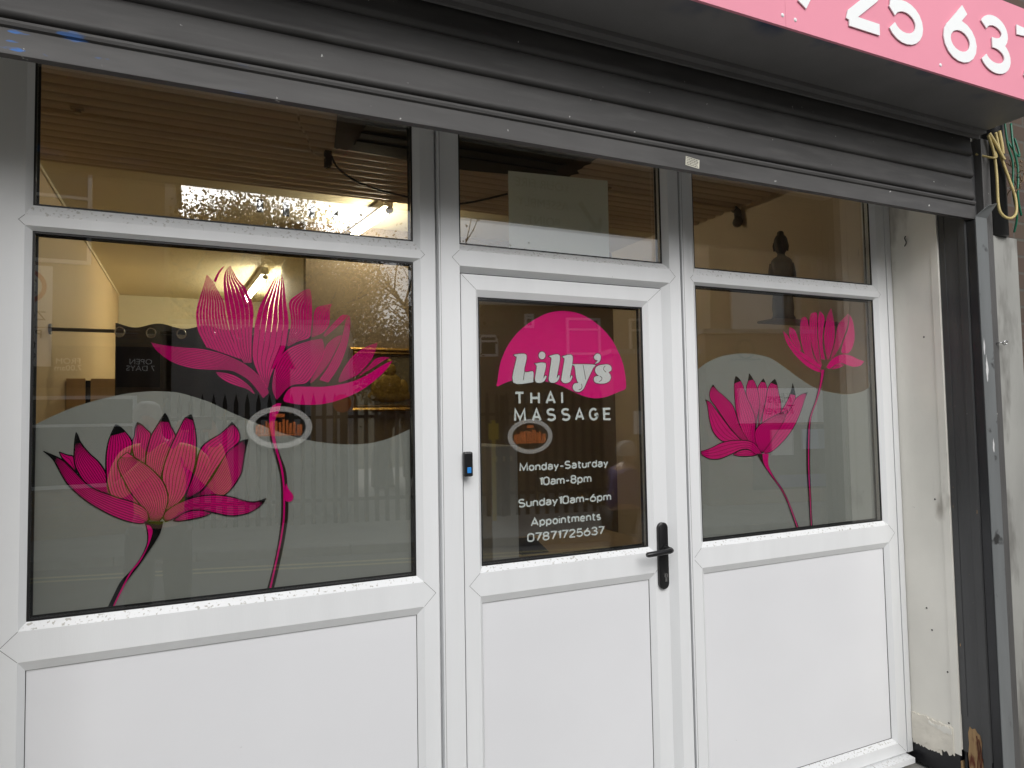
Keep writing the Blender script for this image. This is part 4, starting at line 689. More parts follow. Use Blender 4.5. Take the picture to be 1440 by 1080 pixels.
tp = thing('timber_post', 'black painted timber post with a rotten foot beside the cream side wall', 'post')
mb = MB(); mb.box(2.918, 3.02, -0.352, -0.2355, 0.15, TOP); mb.build('post', M['blackwood'], tp, bevel=0.002)
mb = MB(); mb.box(2.9145, 2.9185, -0.3495, -0.318, 0.02, TOP); mb.box(2.9155, 2.9185, -0.262, -0.2365, 0.30, TOP); mb.build('edge_moulding', M['blackwood'], tp, bevel=0.0015)
mb = MB()
n = 10; zt = lambda y: 0.26 if abs(y+.285) < .018 else 0.235
pts = [(-0.318, 0.02), (-0.313, .07), (-0.3165, .12), (-0.311, .17), (-0.3145, .215), (-.308, .243), (-.298, .248), (-.289, .262), (-.277, .255), (-.268, .262), (-.261, .236), (-.2625, .19), (-.257, .14), (-.2595, .09), (-.252, .05), (-.25, .02)]
k = len(pts); mb.add([(2.9162, a, b) for a, b in pts]+[(2.96, a, b) for a, b in pts], [tuple(range(k))]+[(i, (i+1) % k, (i+1) % k+k, i+k) for i in range(k)])
rf = mb.build('rotten_foot', M['rotwood'], tp)
for a, z0, z1 in ((-.309, .03, .20), (-.302, .02, .16), (-.297, .05, .235), (-.305, .12, .225)):
    MB().tube(spline([(2.9155, a, z0), (2.9148, a+.003, (z0*2+z1)/3), (2.9155, a-.002, (z0+2*z1)/3), (2.9152, a+.002, z1)], 4), .0022, n=5).build('splinter', M['splint'], rf)
for a, b in ((-0.35, -0.318), (-0.25, -0.2365)): MB().box(2.922, 3.01, a, b, 0.02, 0.149).build('foot_edge', M['plinth'], tp, bevel=0.003)

gr = thing('guide_rail', 'grey steel shutter guide rail with white paint smears, right of the black post', 'guide rail')
mb = MB(); mb.box(2.921, 2.996, -0.3925, -0.3885, 0.02, 2.375); mb.box(2.990, 2.996, -0.3885, -0.354, 0.02, 2.36); mb.build('channel', M['rail'], gr, bevel=0.0012)
mb = MB(); mb.box(2.9195, 2.926, -0.3883, -0.354, 0.02, 2.36); mb.build('slot_lip', M['slot'], gr, bevel=0.001)
mb = MB(); a, b = (2.920, 2.996), 2.375
mb.add([(2.920, -.3925, 2.375), (2.996, -.3925, 2.375), (3.016, -.425, 2.43), (2.955, -.425, 2.415), (2.920, -.3885, 2.375), (2.996, -.3885, 2.375), (3.016, -.421, 2.432), (2.955, -.421, 2.417)],
       [(0, 1, 2, 3), (4, 7, 6, 5), (0, 3, 7, 4), (1, 5, 6, 2), (3, 2, 6, 7)]); mb.build('flared_lip', M['rail'], gr)
for cx, z0, z1, wd in ((2.933, 1.80, 1.87, .010), (2.944, 1.69, 1.80, .016), (2.962, 1.40, 1.46, .012)):
    nn = 9; pts = [(cx+wd*.5*math.sin(PI*(i+.5)/nn)*rnd.uniform(.6, 1.2), z0+(z1-z0)*i/nn) for i in range(nn+1)]+[(cx-wd*.5*math.sin(PI*(i+.5)/nn)*rnd.uniform(.6, 1.2), z0+(z1-z0)*i/nn) for i in reversed(range(nn+1))]
    v, f = fill_poly(pts, -0.3929); MB().add(v, f).build('paint_smear', M['railwhite'], gr, fix=False)
gs = MB().box(2.998, 3.052, -0.383, -0.30, 0.0, 2.72).build('edge_board', M['greystrip'], bevel=0.002); tag(gs, 'dark grey painted board with a cracked edge, between the guide rail and the pale pier', 'board')
gp = thing('pier', 'pale grey rendered pier at the right edge below the brickwork', 'pier')
MB().box(3.062, 3.235, -0.375, 0.1, 0.0, 2.315).build('render', M['pier'], gp, bevel=0.004)
mb = MB(); mb.box(3.0535, 3.061, -0.35, -0.1, 0.0, 2.3); mb.build('shadow_gap', M['gasket'], gp)
fc = thing('upper_facade', 'red brick wall of the shop building above and beside the sign', 'building')
mb = MB(); mb.box(3.172, 6.0, -0.345, 0.1, 2.3155, 6.5); mb.box(-6.0, 3.1715, -0.29, 0.1, 3.02, 6.5); mb.box(-6.0, -0.601, -0.345, 0.1, 0.0, 3.019); mb.box(3.236, 6.0, -0.345, 0.1, 0.0, 2.315); mb.build('brick_wall', M['brickred'], fc)
mb = MB(); mb.box(-6.0, 3.6, -0.40, -0.346, 3.16, 3.26); mb.build('string_course', M['pier'], fc, bevel=0.005)
mb = MB(); mb.box(-0.60, 3.13, -0.30, 0.056, 2.661, 3.0); mb.build('lintel', M['cream'], fc)
dp = thing('drain_pipe', 'black soil pipe coming down onto the pale pier at the right edge', 'pipe')
MB().tube([(3.118, -0.350, 2.3155), (3.118, -0.350, 2.9), (3.118, -0.350, 3.6)], 0.052, n=20).build('pipe', M['black'], dp, smooth=True)
def cable(label, pts, rad, m, cat='cable'):
    o = MB().tube(spline(pts, 7), rad, n=10).build('cable', m, smooth=True); tag(o, label, cat, 'loose cables under the sign end'); return o
cable('thick yellowed cable hanging in a long loop below the sign end', [(3.022, -.40, 2.73), (3.045, -.405, 2.66), (3.030, -.42, 2.56), (3.022, -.425, 2.43), (3.035, -.43, 2.385), (3.080, -.435, 2.372), (3.125, -.435, 2.40), (3.135, -.43, 2.47), (3.115, -.42, 2.55), (3.085, -.41, 2.65), (3.075, -.40, 2.75)], 0.0055, M['cableY'])
cable('flat yellowed cable end cut off above the black pipe', [(3.03, -.40, 2.74), (3.05, -.41, 2.70), (3.075, -.42, 2.645), (3.083, -.425, 2.625)], 0.0062, M['cableY'])
cable('short yellowed cable running down beside the green wires', [(3.10, -.40, 2.76), (3.105, -.405, 2.70), (3.108, -.405, 2.66)], 0.0075, M['cableY'])
cable('dirty yellow cable curling behind the shutter end', [(2.998, -.36, 2.66), (3.02, -.41, 2.63), (3.045, -.415, 2.635), (3.06, -.40, 2.67)], 0.0042, M['cableY'])
cable('green wire at the right edge, leftmost of the green wires', [(3.125, -.41, 2.80), (3.13, -.415, 2.70), (3.15, -.42, 2.62), (3.14, -.42, 2.5), (3.16, -.42, 2.40), (3.17, -.40, 2.33)], 0.0042, M['cableG'])
cable('green wire at the right edge crossing over the others', [(3.17, -.41, 2.80), (3.15, -.425, 2.69), (3.165, -.43, 2.60), (3.155, -.43, 2.47), (3.19, -.42, 2.40)], 0.0045, M['cableG'])
cable('looped green wire at the right edge, nearest the brick', [(3.14, -.41, 2.72), (3.165, -.43, 2.655), (3.20, -.42, 2.67), (3.19, -.41, 2.74)], 0.0042, M['cableG'])
tw = MB(); rnd = random.Random(2)
for k in range(26):
    p = Vector((3.165+rnd.uniform(-.03, .03), -.425+rnd.uniform(-.02, .02), 2.56+rnd.uniform(-.06, .06))); q = p+Vector((rnd.uniform(-1, 1), rnd.uniform(-.6, .6), rnd.uniform(-1, 1))).normalized()*.035
    tw.tube([p, (p+q)/2+Vector((0, 0, .006)), q], 0.0022, n=5)
o = tw.build('dead_plant', mat('dry_stalks', (0.22, 0.15, 0.09), 0.9)); tag(o, 'clump of dry dead stalks caught on the wires at the right edge', 'plant')
ey = thing('eye_hook', 'small steel eye hook screwed into the grey board', 'hook')
mb = MB(); c = Vector((3.062, -0.396, 1.853)); pts = [c+Vector((.014*math.cos(a), -0.004*math.sin(a), .0075*math.sin(a)))+Vector((0.0, -0.006, 0)) for a in [2*PI*i/18 for i in range(19)]]
mb.tube(pts, 0.0028, n=8); mb.tube([(3.034, -0.384, 1.853), (3.034, -.398, 1.853), (3.049, -.402, 1.853)], 0.0026, n=8); mb.build('hook', M['steel'], ey, smooth=True)
# ------------------------------------------------------------------ inside the shop
room = thing('shop_interior', 'massage shop interior with cream walls, plain ceiling and boarded soffit behind the windows', 'room')
MB().box(-0.80, -0.70, 0.056, 5.6, 0.0, 2.86).build('wall', M['wallL'], room)
MB().box(-0.70, 0.62, 5.5, 5.6, 0.0, 2.86).build('wall', M['wallC'], room)
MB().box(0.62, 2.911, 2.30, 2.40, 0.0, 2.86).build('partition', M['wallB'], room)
MB().box(0.62, 0.70, 2.40, 5.6, 0.0, 2.86).build('wall', M['wallC'], room)
MB().box(2.912, 3.02, 0.056, 2.40, 0.0, 2.86).build('wall', M['wallR'], room)
MB().box(-0.80, -0.60, 0.0, 0.0555, 0.0, 2.66).build('wall', M['wallL'], room)
MB().box(-0.80, 3.02, 1.595, 5.6, 2.84, 2.90).build('ceiling', M['ceil'], room)
MB().box(-0.80, 3.02, 0.056, 5.6, -0.05, 0.02).build('floor', M['floorin'], room)
MB().tube([(-.694, 1.6, 2.83), (-.694, 5.49, 2.83)], 0.010, n=6).build('cornice', M['ceil'], room)
prof = []; y = 0.057
while y < 1.595:
    k = (y-0.057)/0.076; prof.append((y, 2.800+0.0120*math.cos(2*PI*k)+0.003*math.cos(4*PI*k))); y += 0.076/8
prof += [(1.595, 2.797), (1.595, 2.90), (0.057, 2.90)]
MB().extrude_x(prof, -0.70, 2.911, closed=True).build('boarded_soffit', M['boards'], room, fix=True)
rnd = random.Random(4)
lft = [(0.484+.03*i/8+rnd.uniform(-.004, .004)+(.067*i/8), .40+.50*i/8) for i in range(9)]
rgt = [(1.685+rnd.uniform(-.014, .014), .40+.45*i/14) for i in range(15)]
pts = lft+[(1.18, .945), (1.66, .875)]+list(reversed(rgt))
from mathutils.geometry import tessellate_polygon
def plate_xy(pts, z, th):
    k = len(pts); tris = tessellate_polygon([[Vector((a, b, 0)) for a, b in pts]])
    return [(a, b, z) for a, b in pts]+[(a, b, z+th) for a, b in pts], [tuple(t) for t in tris]+[(i, (i+1) % k, (i+1) % k+k, i+k) for i in range(k)]
v, f = plate_xy(pts, 2.7835, .004); so = MB().add(v, f).build('bare_dark_patch', M['darkboards'], room)
so['label'] = 'bare dark boards where paint has come off'
mb = MB()
yy = 0.42
while yy < 0.87:
    mb.box(.62, 1.60, yy, yy+.05, 2.777, 2.7834); yy += .0905
mb.build('dark_batten', M['darkboards'], so)
e1 = [(.474, .40), (.545, .90), (.62, .905), (.61, .40)]
pts = e1[:2]+[(.545+.075*i/6, .905+rnd.uniform(-.006, .006)) for i in range(1, 6)]+[(.615+rnd.uniform(-.012, .012), .90-.5*i/10) for i in range(11)]
v, f = plate_xy(pts, 2.7815, .0018); MB().add(v, f).build('flaking_edge', M['scorch'], so)
pts = [(1.61+rnd.uniform(-.01, .01), .40+.46*i/10) for i in range(11)]+[(1.70+rnd.uniform(-.02, .02), .87-.47*i/14) for i in range(15)]
v, f = plate_xy(pts, 2.7815, .0018); MB().add(v, f).build('flaking_edge', M['scorch'], so)

cn = thing('conduit', 'cream painted conduit pipe with saddles running across the boarded soffit', 'conduit')
MB().tube([(-.69, .945, 2.777), (.50, .955, 2.777)], .010, n=8).build('pipe', M['boards'], cn, smooth=True)
MB().tube([(1.72, .93, 2.777), (2.88, .92, 2.777)], .010, n=8).build('pipe', M['boards'], cn, smooth=True)
for x, y in ((-.42, .90), (.33, .53), (1.97, .91)):
    mb = MB(); mb.box(x-.022, x+.022, y-.018, y+.018, 2.781, 2.788); mb.tube([(x, y, 2.783), (x, y, 2.768)], .013, n=10); mb.build('saddle', M['boards'], cn)
mb = MB(); mb.box(.515, .545, .955, .99, 2.72, 2.788); mb.tube([(.53, .972, 2.735), (.53, .972, 2.71)], .008, n=8); mb.build('broken_bracket', M['scorch'], cn)
mb = MB(); mb.tube([(2.86, .92, 2.777), (2.885, .92, 2.765), (2.89, .92, 2.72)], .022, n=10); mb.tube([(2.87, .90, 2.70), (2.89, .93, 2.70)], .028, n=12); mb.build('end_fitting', M['statue'], cn, smooth=True)
o = MB().tube(spline([(.34, .50, 2.785), (.36, .62, 2.75), (.41, .78, 2.765), (.46, .92, 2.75), (.53, .965, 2.755)], 6), .004, n=6).build('cable', M['boards'], smooth=True); tag(o, 'thin pale cable looping down from the boarded soffit beside the dark patch', 'cable')
o = MB().tube(spline([(.545, .97, 2.77), (.60, 1.06, 2.745), (.75, 1.2, 2.735), (1.02, 1.38, 2.765), (1.30, 1.40, 2.765), (1.52, 1.19, 2.785)], 6), .0055, n=6).build('cable', M['cableK'], smooth=True); tag(o, 'black cable slung under the boarded soffit behind the window tops', 'cable')

def tube_light(label, x0, y0, x1, y1, z):
    t = thing('tube_light', label, 'tube light', 'lit ceiling tubes'); d = Vector((x1-x0, y1-y0, 0)).normalized()*0.03
    MB().tube([(x0, y0, z), (x1, y1, z)], 0.017, n=12).build('tube', M['tube'], t, smooth=True, angle=50)
    mb = MB()
    for a, b, s in ((x0, y0, -1), (x1, y1, 1)):
        mb.tube([(a+d.x*s*.02, b+d.y*s*.02, z), (a+d.x*s, b+d.y*s, z)], .021, n=10)
    ux = Vector((-d.y, d.x, 0)).normalized()*.028
    p = [(x0-ux.x, y0-ux.y), (x0+ux.x, y0+ux.y), (x1+ux.x, y1+ux.y), (x1-ux.x, y1-ux.y)]
    mb.add([(a, b, z+.026) for a, b in p]+[(a, b, 2.839) for a, b in p], [(0, 1, 2, 3), (4, 7, 6, 5), (0, 4, 5, 1), (1, 5, 6, 2), (2, 6, 7, 3), (3, 7, 4, 0)])
    mb.build('fitting', M['fitting'], t)
tube_light('lit ceiling tube close behind the left top pane', 0.985, 1.66, 0.91, 2.25, 2.765)
tube_light('lit ceiling tube far back in the passage behind the black curtain', 0.50, 3.75, 0.43, 4.95, 2.755)

ct = thing('curtain', 'black eyelet curtain hung across the passage behind the left window', 'curtain')
mb = MB(); n = 150; vs = []
for zz, k in ((0.06, 1.15), (1.2, 1.05), (2.0, 1.0), (2.115, .95)):
    for i in range(n+1):
        u = i/n; x = -0.40+1.02*u; y = 2.10+.035*k*math.sin(u*2*PI*4.3+.6)+.012*math.sin(u*19)
        vs.append((x, y, zz+(.012*math.sin(u*2*PI*4.3+2.0) if zz > 2.05 else 0)))
mb.add(vs, [(r*(n+1)+i, r*(n+1)+i+1, (r+1)*(n+1)+i+1, (r+1)*(n+1)+i) for r in range(3) for i in range(n)])
cl = mb.build('cloth', M['curtain'], ct, smooth=True, fix=False); sol = cl.modifiers.new('thickness', 'SOLIDIFY'); sol.thickness = .003
for k in range(7):
    x = -0.375+k*.148; mb = MB(); mb.tube([(x+.022*math.cos(a), 2.052, 2.068+.026*math.sin(a)) for a in [2*PI*i/20 for i in range(21)]], .0045, n=6, caps=False)
    v_, f_ = fill_poly([(x+.019*math.cos(PI+PI*i/14), 2.064+.022*math.sin(PI+PI*i/14)) for i in range(15)], 2.053); mb.add(v_, f_)
    mb.build('eyelet', M['steel'], ct, smooth=True)
rd = thing('curtain_rod', 'thin black curtain rod fixed to the left wall inside', 'curtain rod')
MB().tube([(-.695, 2.1, 2.078), (.62, 2.1, 2.078)], .010, n=10).build('rod', M['black'], rd, smooth=True)
MB().tube([(-.699, 2.1, 2.078), (-.688, 2.1, 2.078)], .028, n=14).build('end_cap', M['black'], rd)
wd = thing('wardrobe', 'brown two door wardrobe beside the black curtain', 'wardrobe')
MB().box(-.695, -.30, 2.62, 3.1, 0.02, 1.84).build('carcass', M['plinth'], wd)
MB().box(-.695, -.600, 2.60, 2.618, 0.06, 1.85).build('door', M['dado'], wd); MB().box(-.572, -.30, 2.60, 2.618, 0.06, 1.85).build('door', M['dado'], wd)

pc = thing('framed_picture', 'gold framed picture with a golden seated figure hanging on the beige partition', 'picture')
px0, px1, pz0, pz1, py = 0.885, 1.52, 1.63, 2.045, 2.298
mb = MB(); r0 = (px0, px1, pz0, pz1)
def ins(r, d): return (r[0]+d, r[1]-d, r[2]+d, r[3]-d)
mb.ring(r0, py, r0, py-.028); mb.ring(r0, py-.028, ins(r0, .012), py-.034); mb.ring(ins(r0, .012), py-.034, ins(r0, .026), py-.022); mb.ring(ins(r0, .026), py-.022, ins(r0, .036), py-.026); mb.ring(ins(r0, .036), py-.026, ins(r0, .042), py-.012)
mb.build('frame', M['gold'], pc)
MB().box(px0+.03, px1-.03, py-.010, py-.002, pz0+.03, pz1-.03).build('canvas', M['canvas'], pc)
mb = MB()
for cx, cz, rx, rz, d in ((1.15, 1.735, .15, .045, .012), (1.15, 1.80, .085, .085, .016), (1.15, 1.90, .042, .05, .016), (1.15, 1.955, .018, .022, .012), (1.06, 1.78, .035, .06, .012), (1.24, 1.78, .035, .06, .012)):
    nn = 20; vs = [(cx, py-.010-d, cz)]
    for q in (.5, .85, 1.0):
        vs += [(cx+rx*q*math.cos(2*PI*i/nn), py-.0105-d*math.sqrt(1-q*q*.98), cz+rz*q*math.sin(2*PI*i/nn)) for i in range(nn)]
    fs = [(0, 1+i, 1+(i+1) % nn) for i in range(nn)]+[(1+r*nn+i, 1+r*nn+(i+1) % nn, 1+(r+1)*nn+(i+1) % nn, 1+(r+1)*nn+i) for r in range(2) for i in range(nn)]
    mb.add(vs, fs)
mb.build('seated_figure', M['goldfig'], pc, smooth=True)

st = thing('buddha_statue', 'dark bronze buddha statue standing on a shelf behind the right top pane', 'statue', loc=(2.56, 0.30, 2.020), rz=math.radians(-35)); st.scale = (.76, .76, .96)
mb = MB()
mb.lathe([(.0, 0), (.070, 0), (.072, .012), (.066, .02), (.062, .03), (.066, .06), (.061, .12), (.056, .18), (.058, .22), (.063, .26), (.066, .285), (.062, .302), (.046, .316), (.027, .325), (.0225, .335), (.025, .342), (.034, .352), (.0405, .368), (.0425, .388), (.0415, .405), (.036, .420), (.027, .430), (.021, .434), (.0215, .440), (.019, .447), (.011, .453), (.0, .455)], 0, 0, n=28, sx=1.0, sy=.80)
sb = mb.build('body', M['statue'], st, smooth=True)
for s in (-1, 1):
    mb = MB(); mb.tube(spline([(s*.056, 0, .285), (s*.066, -.005, .235), (s*.060, -.018, .195), (s*.030, -.044, .185), (s*.006, -.050, .195)], 5), [.018]*11+[.017, .016, .014, .013, .012, .011, .010, .010, .009, .008][:10], n=10); mb.build('arm', M['statue'], sb, smooth=True)
    mb = MB(); mb.tube([(s*.041, .002, .395), (s*.0445, .003, .378), (s*.040, .001, .352)], [.004, .006, .005], n=8); mb.build('ear', M['statue'], sb, smooth=True)
mb = MB(); mb.tube([(0, -.033, .392), (0, -.041, .376), (0, -.033, .371)], [.003, .006, .004], n=8); mb.build('nose', M['statue'], sb, smooth=True)
MB().box(-.013, .013, -.0335, -.028, .3605, .3635).build('mouth', M['statue'], sb)
mb = MB()
for k in range(5): mb.tube(spline([(.052-.01*k, -.030-.003*k, .29-.03*k), (.01, -.048, .20-.035*k), (-.045, -.036, .17-.03*k)], 5), .0042, n=6)
mb.build('robe_folds', M['statue'], sb, smooth=True)
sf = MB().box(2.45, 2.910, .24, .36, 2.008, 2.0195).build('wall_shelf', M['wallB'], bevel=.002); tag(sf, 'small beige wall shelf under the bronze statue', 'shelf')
cb = thing('cabinet', 'tall narrow light grey cabinet behind the door glass', 'cabinet')
MB().box(1.318, 1.462, 1.0, 1.45, 0.02, 1.435).build('body', M['greyp'], cb, bevel=.004)
for k in range(3): MB().box(1.34+.04*k, 1.352+.04*k, .996, .9998, 1.36, 1.385).build('vent', M['fitting'], cb)
dk = thing('reception_desk', 'oak topped reception desk beside the grey cabinet', 'desk')
MB().box(1.47, 2.30, 1.0, 1.55, .845, .875).build('top', M['desk'], dk, bevel=.003); MB().box(1.50, 2.27, 1.06, 1.08, .02, .843).build('front_panel', M['dado'], dk)
mb = MB(); mb.add([(1.50, 1.05, .877), (1.66, 1.05, .877), (1.66, 1.22, .877), (1.50, 1.22, .877), (1.51, 1.06, .890), (1.65, 1.06, .890), (1.65, 1.21, .935), (1.51, 1.21, .935)], [(0, 3, 2, 1), (4, 5, 6, 7), (0, 1, 5, 4), (1, 2, 6, 5), (2, 3, 7, 6), (3, 0, 4, 7)])
ph = mb.build('desk_phone', M['black'], bevel=.004); tag(ph, 'black desk phone lying on the oak desk', 'phone')
# ------------------------------------------------------------------ the street opposite (seen in the glass)
TH = math.atan2(.243, .970)
def sthing(name, label, cat, group=None, z=-0.02): return thing(name, label, cat, group, (0, -7.1, z), TH)
def sobj(mb, name, m, **k):
    o = mb.build(name, m, **k); o.location = (0, -7.1, 0); o.rotation_euler = (0, 0, TH); return o
M['grass'] = mat('rough_grass', (0.07, 0.075, 0.03), 0.9, var=0.4, vscale=3, bump=0.5, bscale=30)
tag(MB().quad((-300, -300, -.16), (300, -300, -.16), (300, 60, -.16), (-300, 60, -.16)).build('ground', M['grass'], fix=False), kind='structure')
tag(sobj(MB().quad((-80, 0.0, -.125), (80, 0.0, -.125), (80, 25.0, -.125), (-80, 25.0, -.125)), 'road', M['asphalt'], fix=False), kind='structure')
tag(MB().box(-30, 30, -2.60, 0.02, -.2, 0.004).build('pavement', M['paving']), kind='structure')
tag(MB().box(-30, 30, -2.75, -2.602, -.2, 0.0).build('kerb', M['kerb'], bevel=.015), kind='structure')
tag(sobj(MB().box(-60, 60, -2.6, -0.152, -.2, -.012), 'pavement_opposite', M['paving']), kind='structure')
tag(sobj(MB().box(-.9, 5.9, -14.0, -2.605, -.2, -.016), 'yard', mat('pale_gravel_yard', (.30, .29, .26), .9, var=.2, vscale=4, bump=.3, bscale=60)), kind='structure')
mb = MB()
for k in range(-40, 40): mb.box(k*.915, k*.915+.905, -0.15, 0.0, -.2, -.008)
tag(sobj(mb, 'kerb_opposite', M['kerb'], bevel=.012), kind='structure')
mb = MB()
for y in (.42, .62): mb.quad((-60, y, -.120), (60, y, -.120), (60, y+.08, -.120), (-60, y+.08, -.120))
tag(sobj(mb, 'yellow_lines', M['yline'], fix=False), kind='structure')

M['fence'] = mat('dull_brown_steel', (0.030, 0.026, 0.022), 0.55, var=0.2, vscale=6)
fe = sthing('palisade_fence', 'dull brown steel palisade fence with pointed pales along the far pavement', 'fence')
fp = None
for k in range(43):
    x = -.85+k*.158
    if k == 0:
        mb = MB(); mb.add([(-.034, 0, .03), (-.012, -.012, .03), (.012, -.012, .03), (.034, 0, .03), (-.034, 0, 1.86), (-.012, -.012, 1.93), (.012, -.012, 1.93), (.034, 0, 1.86), (0, -.01, 2.02)],
                          [(0, 1, 5, 4), (1, 2, 6, 5), (2, 3, 7, 6), (5, 6, 8), (4, 5, 8), (6, 7, 8)])
        fp = mb.build('pale', M['fence'], fe, fix=False); fp.location = (x, -1.80, 0); q = fp.modifiers.new('t', 'SOLIDIFY'); q.thickness = .004
    else:
        c = fp.copy(); C.objects.link(c); c.parent = fe; c.location = (x, -1.80, 0)
for z in (.35, 1.62):
    mb = MB(); mb.box(-.95, 5.95, -1.87, -1.825, z, z+.05); mb.build('rail', M['fence'], fe)
for k in range(4):
    mb = MB(); mb.box(-.93+k*2.52, -.85+k*2.52, -1.93, -1.875, 0, 1.95); mb.build('post', M['fence'], fe)
hd = sthing('notice_box', 'small dark house shaped notice box with a pitched roof on a post behind the fence', 'notice box')
mb = MB(); mb.extrude_z([(.60, -2.35), (.80, -2.35), (.80, -2.2), (.60, -2.2)], 0, 2.55); mb.build('box', M['fence'], hd)
mb = MB(); mb.add([(.54, -2.4, 2.42), (.88, -2.4, 2.42), (.73, -2.4, 2.78), (.67, -2.4, 2.78), (.54, -2.15, 2.42), (.88, -2.15, 2.42), (.73, -2.15, 2.78), (.67, -2.15, 2.78)],
    [(0, 1, 2, 3), (7, 6, 5, 4), (0, 4, 5, 1), (1, 5, 6, 2), (2, 6, 7, 3), (3, 7, 4, 0)]); mb.build('roof', M['plinth'], hd)
M['wrender'] = mat('white_render', (0.62, 0.62, 0.60), 0.8, var=0.06, vscale=2)
pb = sthing('low_building', 'low white rendered flat roofed building behind the fence', 'building')
MB().box(-1.13, 1.68, -4.6, -2.95, 0, 3.22).build('wall', M['wrender'], pb); MB().box(-1.16, 1.72, -4.65, -2.91, 3.221, 3.30).build('coping', M['pier'], pb)
o = sobj(MB().tube([(0, 0, 0), (0, -.012, 0)], .14, n=28), 'round_plate', mat('orange_plate', (0.62, 0.13, 0.03), 0.5)); o.location = Vector((0, -7.1, 0))+Matrix.Rotation(TH, 3, 'Z') @ Vector((1.63, -1.775, 1.83)); tag(o, 'round orange plate fixed to the palisade fence', 'sign')
yp = sthing('marker_post', 'thin yellow marker post on the far pavement', 'post')
MB().box(3.9, 3.96, -1.5, -1.46, 0, 1.55).build('post', mat('yellow_post_paint', (.55, .42, .03), .5), yp, bevel=.005); MB().box(3.85, 4.01, -1.455, -1.445, 1.25, 1.5).build('plate', bpy.data.materials['yellow_post_paint'], yp)

def window(parent, x0, x1, z0, z1, y, bars=(.5,)):
    mb = MB(); t = .05
    mb.box(x0, x1, y, y+.05, z0, z0+t); mb.box(x0, x1, y, y+.05, z1-t, z1); mb.box(x0, x0+t, y, y+.05, z0+t, z1-t); mb.box(x1-t, x1, y, y+.05, z0+t, z1-t)
    mb.box(x0+t, x1-t, y, y+.045, z0+(z1-z0)*.66, z0+(z1-z0)*.66+.04)
    wf = mb.build('window', M['upvc'], parent)
    MB().box(x0+.02, x1-.02, y+.005, y+.02, z0+.02, z1-.02).build('pane', M['darkpane'], wf)
M['darkpane'] = mat('dark_window_glass', (0.02, 0.023, 0.026), 0.05)
bl = thing('brick_building', 'tall buff brick building with a small shop fascia, across the road on the left', 'building', None, (.503, -7.29, -.02))
MB().box(-6, -.96, -9, -1.95, 0, 6.9).build('wall', M['brickgold'], bl); MB().box(-6.1, -.86, -9.1, -1.85, 6.901, 7.1).build('roof', M['pier'], bl)
fa = MB().box(-4.2, -1.0, -1.949, -1.88, 2.12, 2.72).build('fascia', mat('dark_brown_fascia', (.035, .027, .022), .5), bl)
for s, x in (('FROM\n7.00am', -2.15), ('OPEN\n7 DAYS', -1.25)): word('fascia_lettering', s, .115, (x, -1.878, 2.46), (PI/2, 0, PI), M['signwhite'], fa, ext=.002)
for x in (-5.2, -3.0): window(bl, x, x+1.1, 3.9, 5.3, -1.95)
window(bl, -3.9, -1.3, .7, 2.0, -1.95)
zs = thing('road_sign', 'white twenty zone road sign on a grey post across the road', 'sign', loc=(-1.87, -7.62, -.012), rz=0)
MB().tube([(0, -.05, 0), (0, -.05, 3.5)], .038, n=12).build('post', M['rail'], zs, smooth=True)
MB().box(-.27, .27, -.012, 0, 2.78, 3.52).build('upper_plate', M['signwhite'], zs); MB().box(-.27, .27, -.012, 0, 2.30, 2.768).build('lower_plate', M['signwhite'], zs)
mb = MB(); nn = 40; ro, ri = .215, .165
mb.add([(ro*math.cos(2*PI*i/nn), .0015, 3.265+ro*math.sin(2*PI*i/nn)) for i in range(nn)]+[(ri*math.cos(2*PI*i/nn), .0015, 3.265+ri*math.sin(2*PI*i/nn)) for i in range(nn)], [(i, (i+1) % nn, (i+1) % nn+nn, i+nn) for i in range(nn)])
mb.build('red_ring', mat('road_sign_red', (.55, .07, .04), .5), zs, fix=False)
word('sign_lettering', '20', .25, (0, .002, 3.18), (PI/2, 0, PI), M['black'], zs); word('sign_lettering', 'ZONE', .155, (0, .002, 2.86), (PI/2, 0, PI), M['black'], zs)

for s, z in (('Please', 2.645), ('take', 2.52), ('care', 2.395)): word('sign_lettering', s, .145, (0, .002, z), (PI/2, 0, PI), M['black'], zs)

bb = sthing('brick_building', 'long brown brick building with white windows behind the right half of the fence', 'building')
MB().box(3.3, 11.0, -11, -5.0, 0, 4.0).build('wall', M['bricktan'], bb)
mb = MB(); mb.add([(3.1, -4.75, 3.98), (11.2, -4.75, 3.98), (11.2, -8, 5.2), (3.1, -8, 5.2), (11.2, -11.2, 3.98), (3.1, -11.2, 3.98)], [(0, 1, 2, 3), (3, 2, 4, 5), (0, 3, 5), (1, 4, 2), (0, 5, 4, 1)]); mb.build('roof', mat('slate_roof', (.10, .09, .085), .7, var=.2), bb)
mb = MB(); mb.tube([(3.1, -4.72, 3.95), (11.2, -4.72, 3.95)], .06, n=8); mb.build('gutter', M['wrender'], bb)
for x in (3.75, 4.22): window(bb, x, x+.40, 2.85, 3.30, -4.995)
window(bb, 6.1, 6.85, 2.88, 3.68, -4.995); window(bb, 7.5, 8.25, 2.88, 3.68, -4.995)
window(bb, 5.2, 5.4, 3.45, 3.75, -4.995)
bp_ = sthing('brick_pier', 'brown brick end pier where the palisade fence stops', 'pier')
MB().box(5.97, 7.5, -2.4, -1.7, 0, 2.6).build('pier', M['bricktan'], bp_); MB().box(5.92, 7.55, -2.45, -1.65, 2.601, 2.68).build('cap', M['pier'], bp_); MB().box(6.30, 6.52, -1.699, -1.685, 1.28, 1.66).build('notice_plate', M['signwhite'], bp_)
tsx = sthing('travel_shop', 'brick travel shop with a white sign board across the road on the right', 'shop')
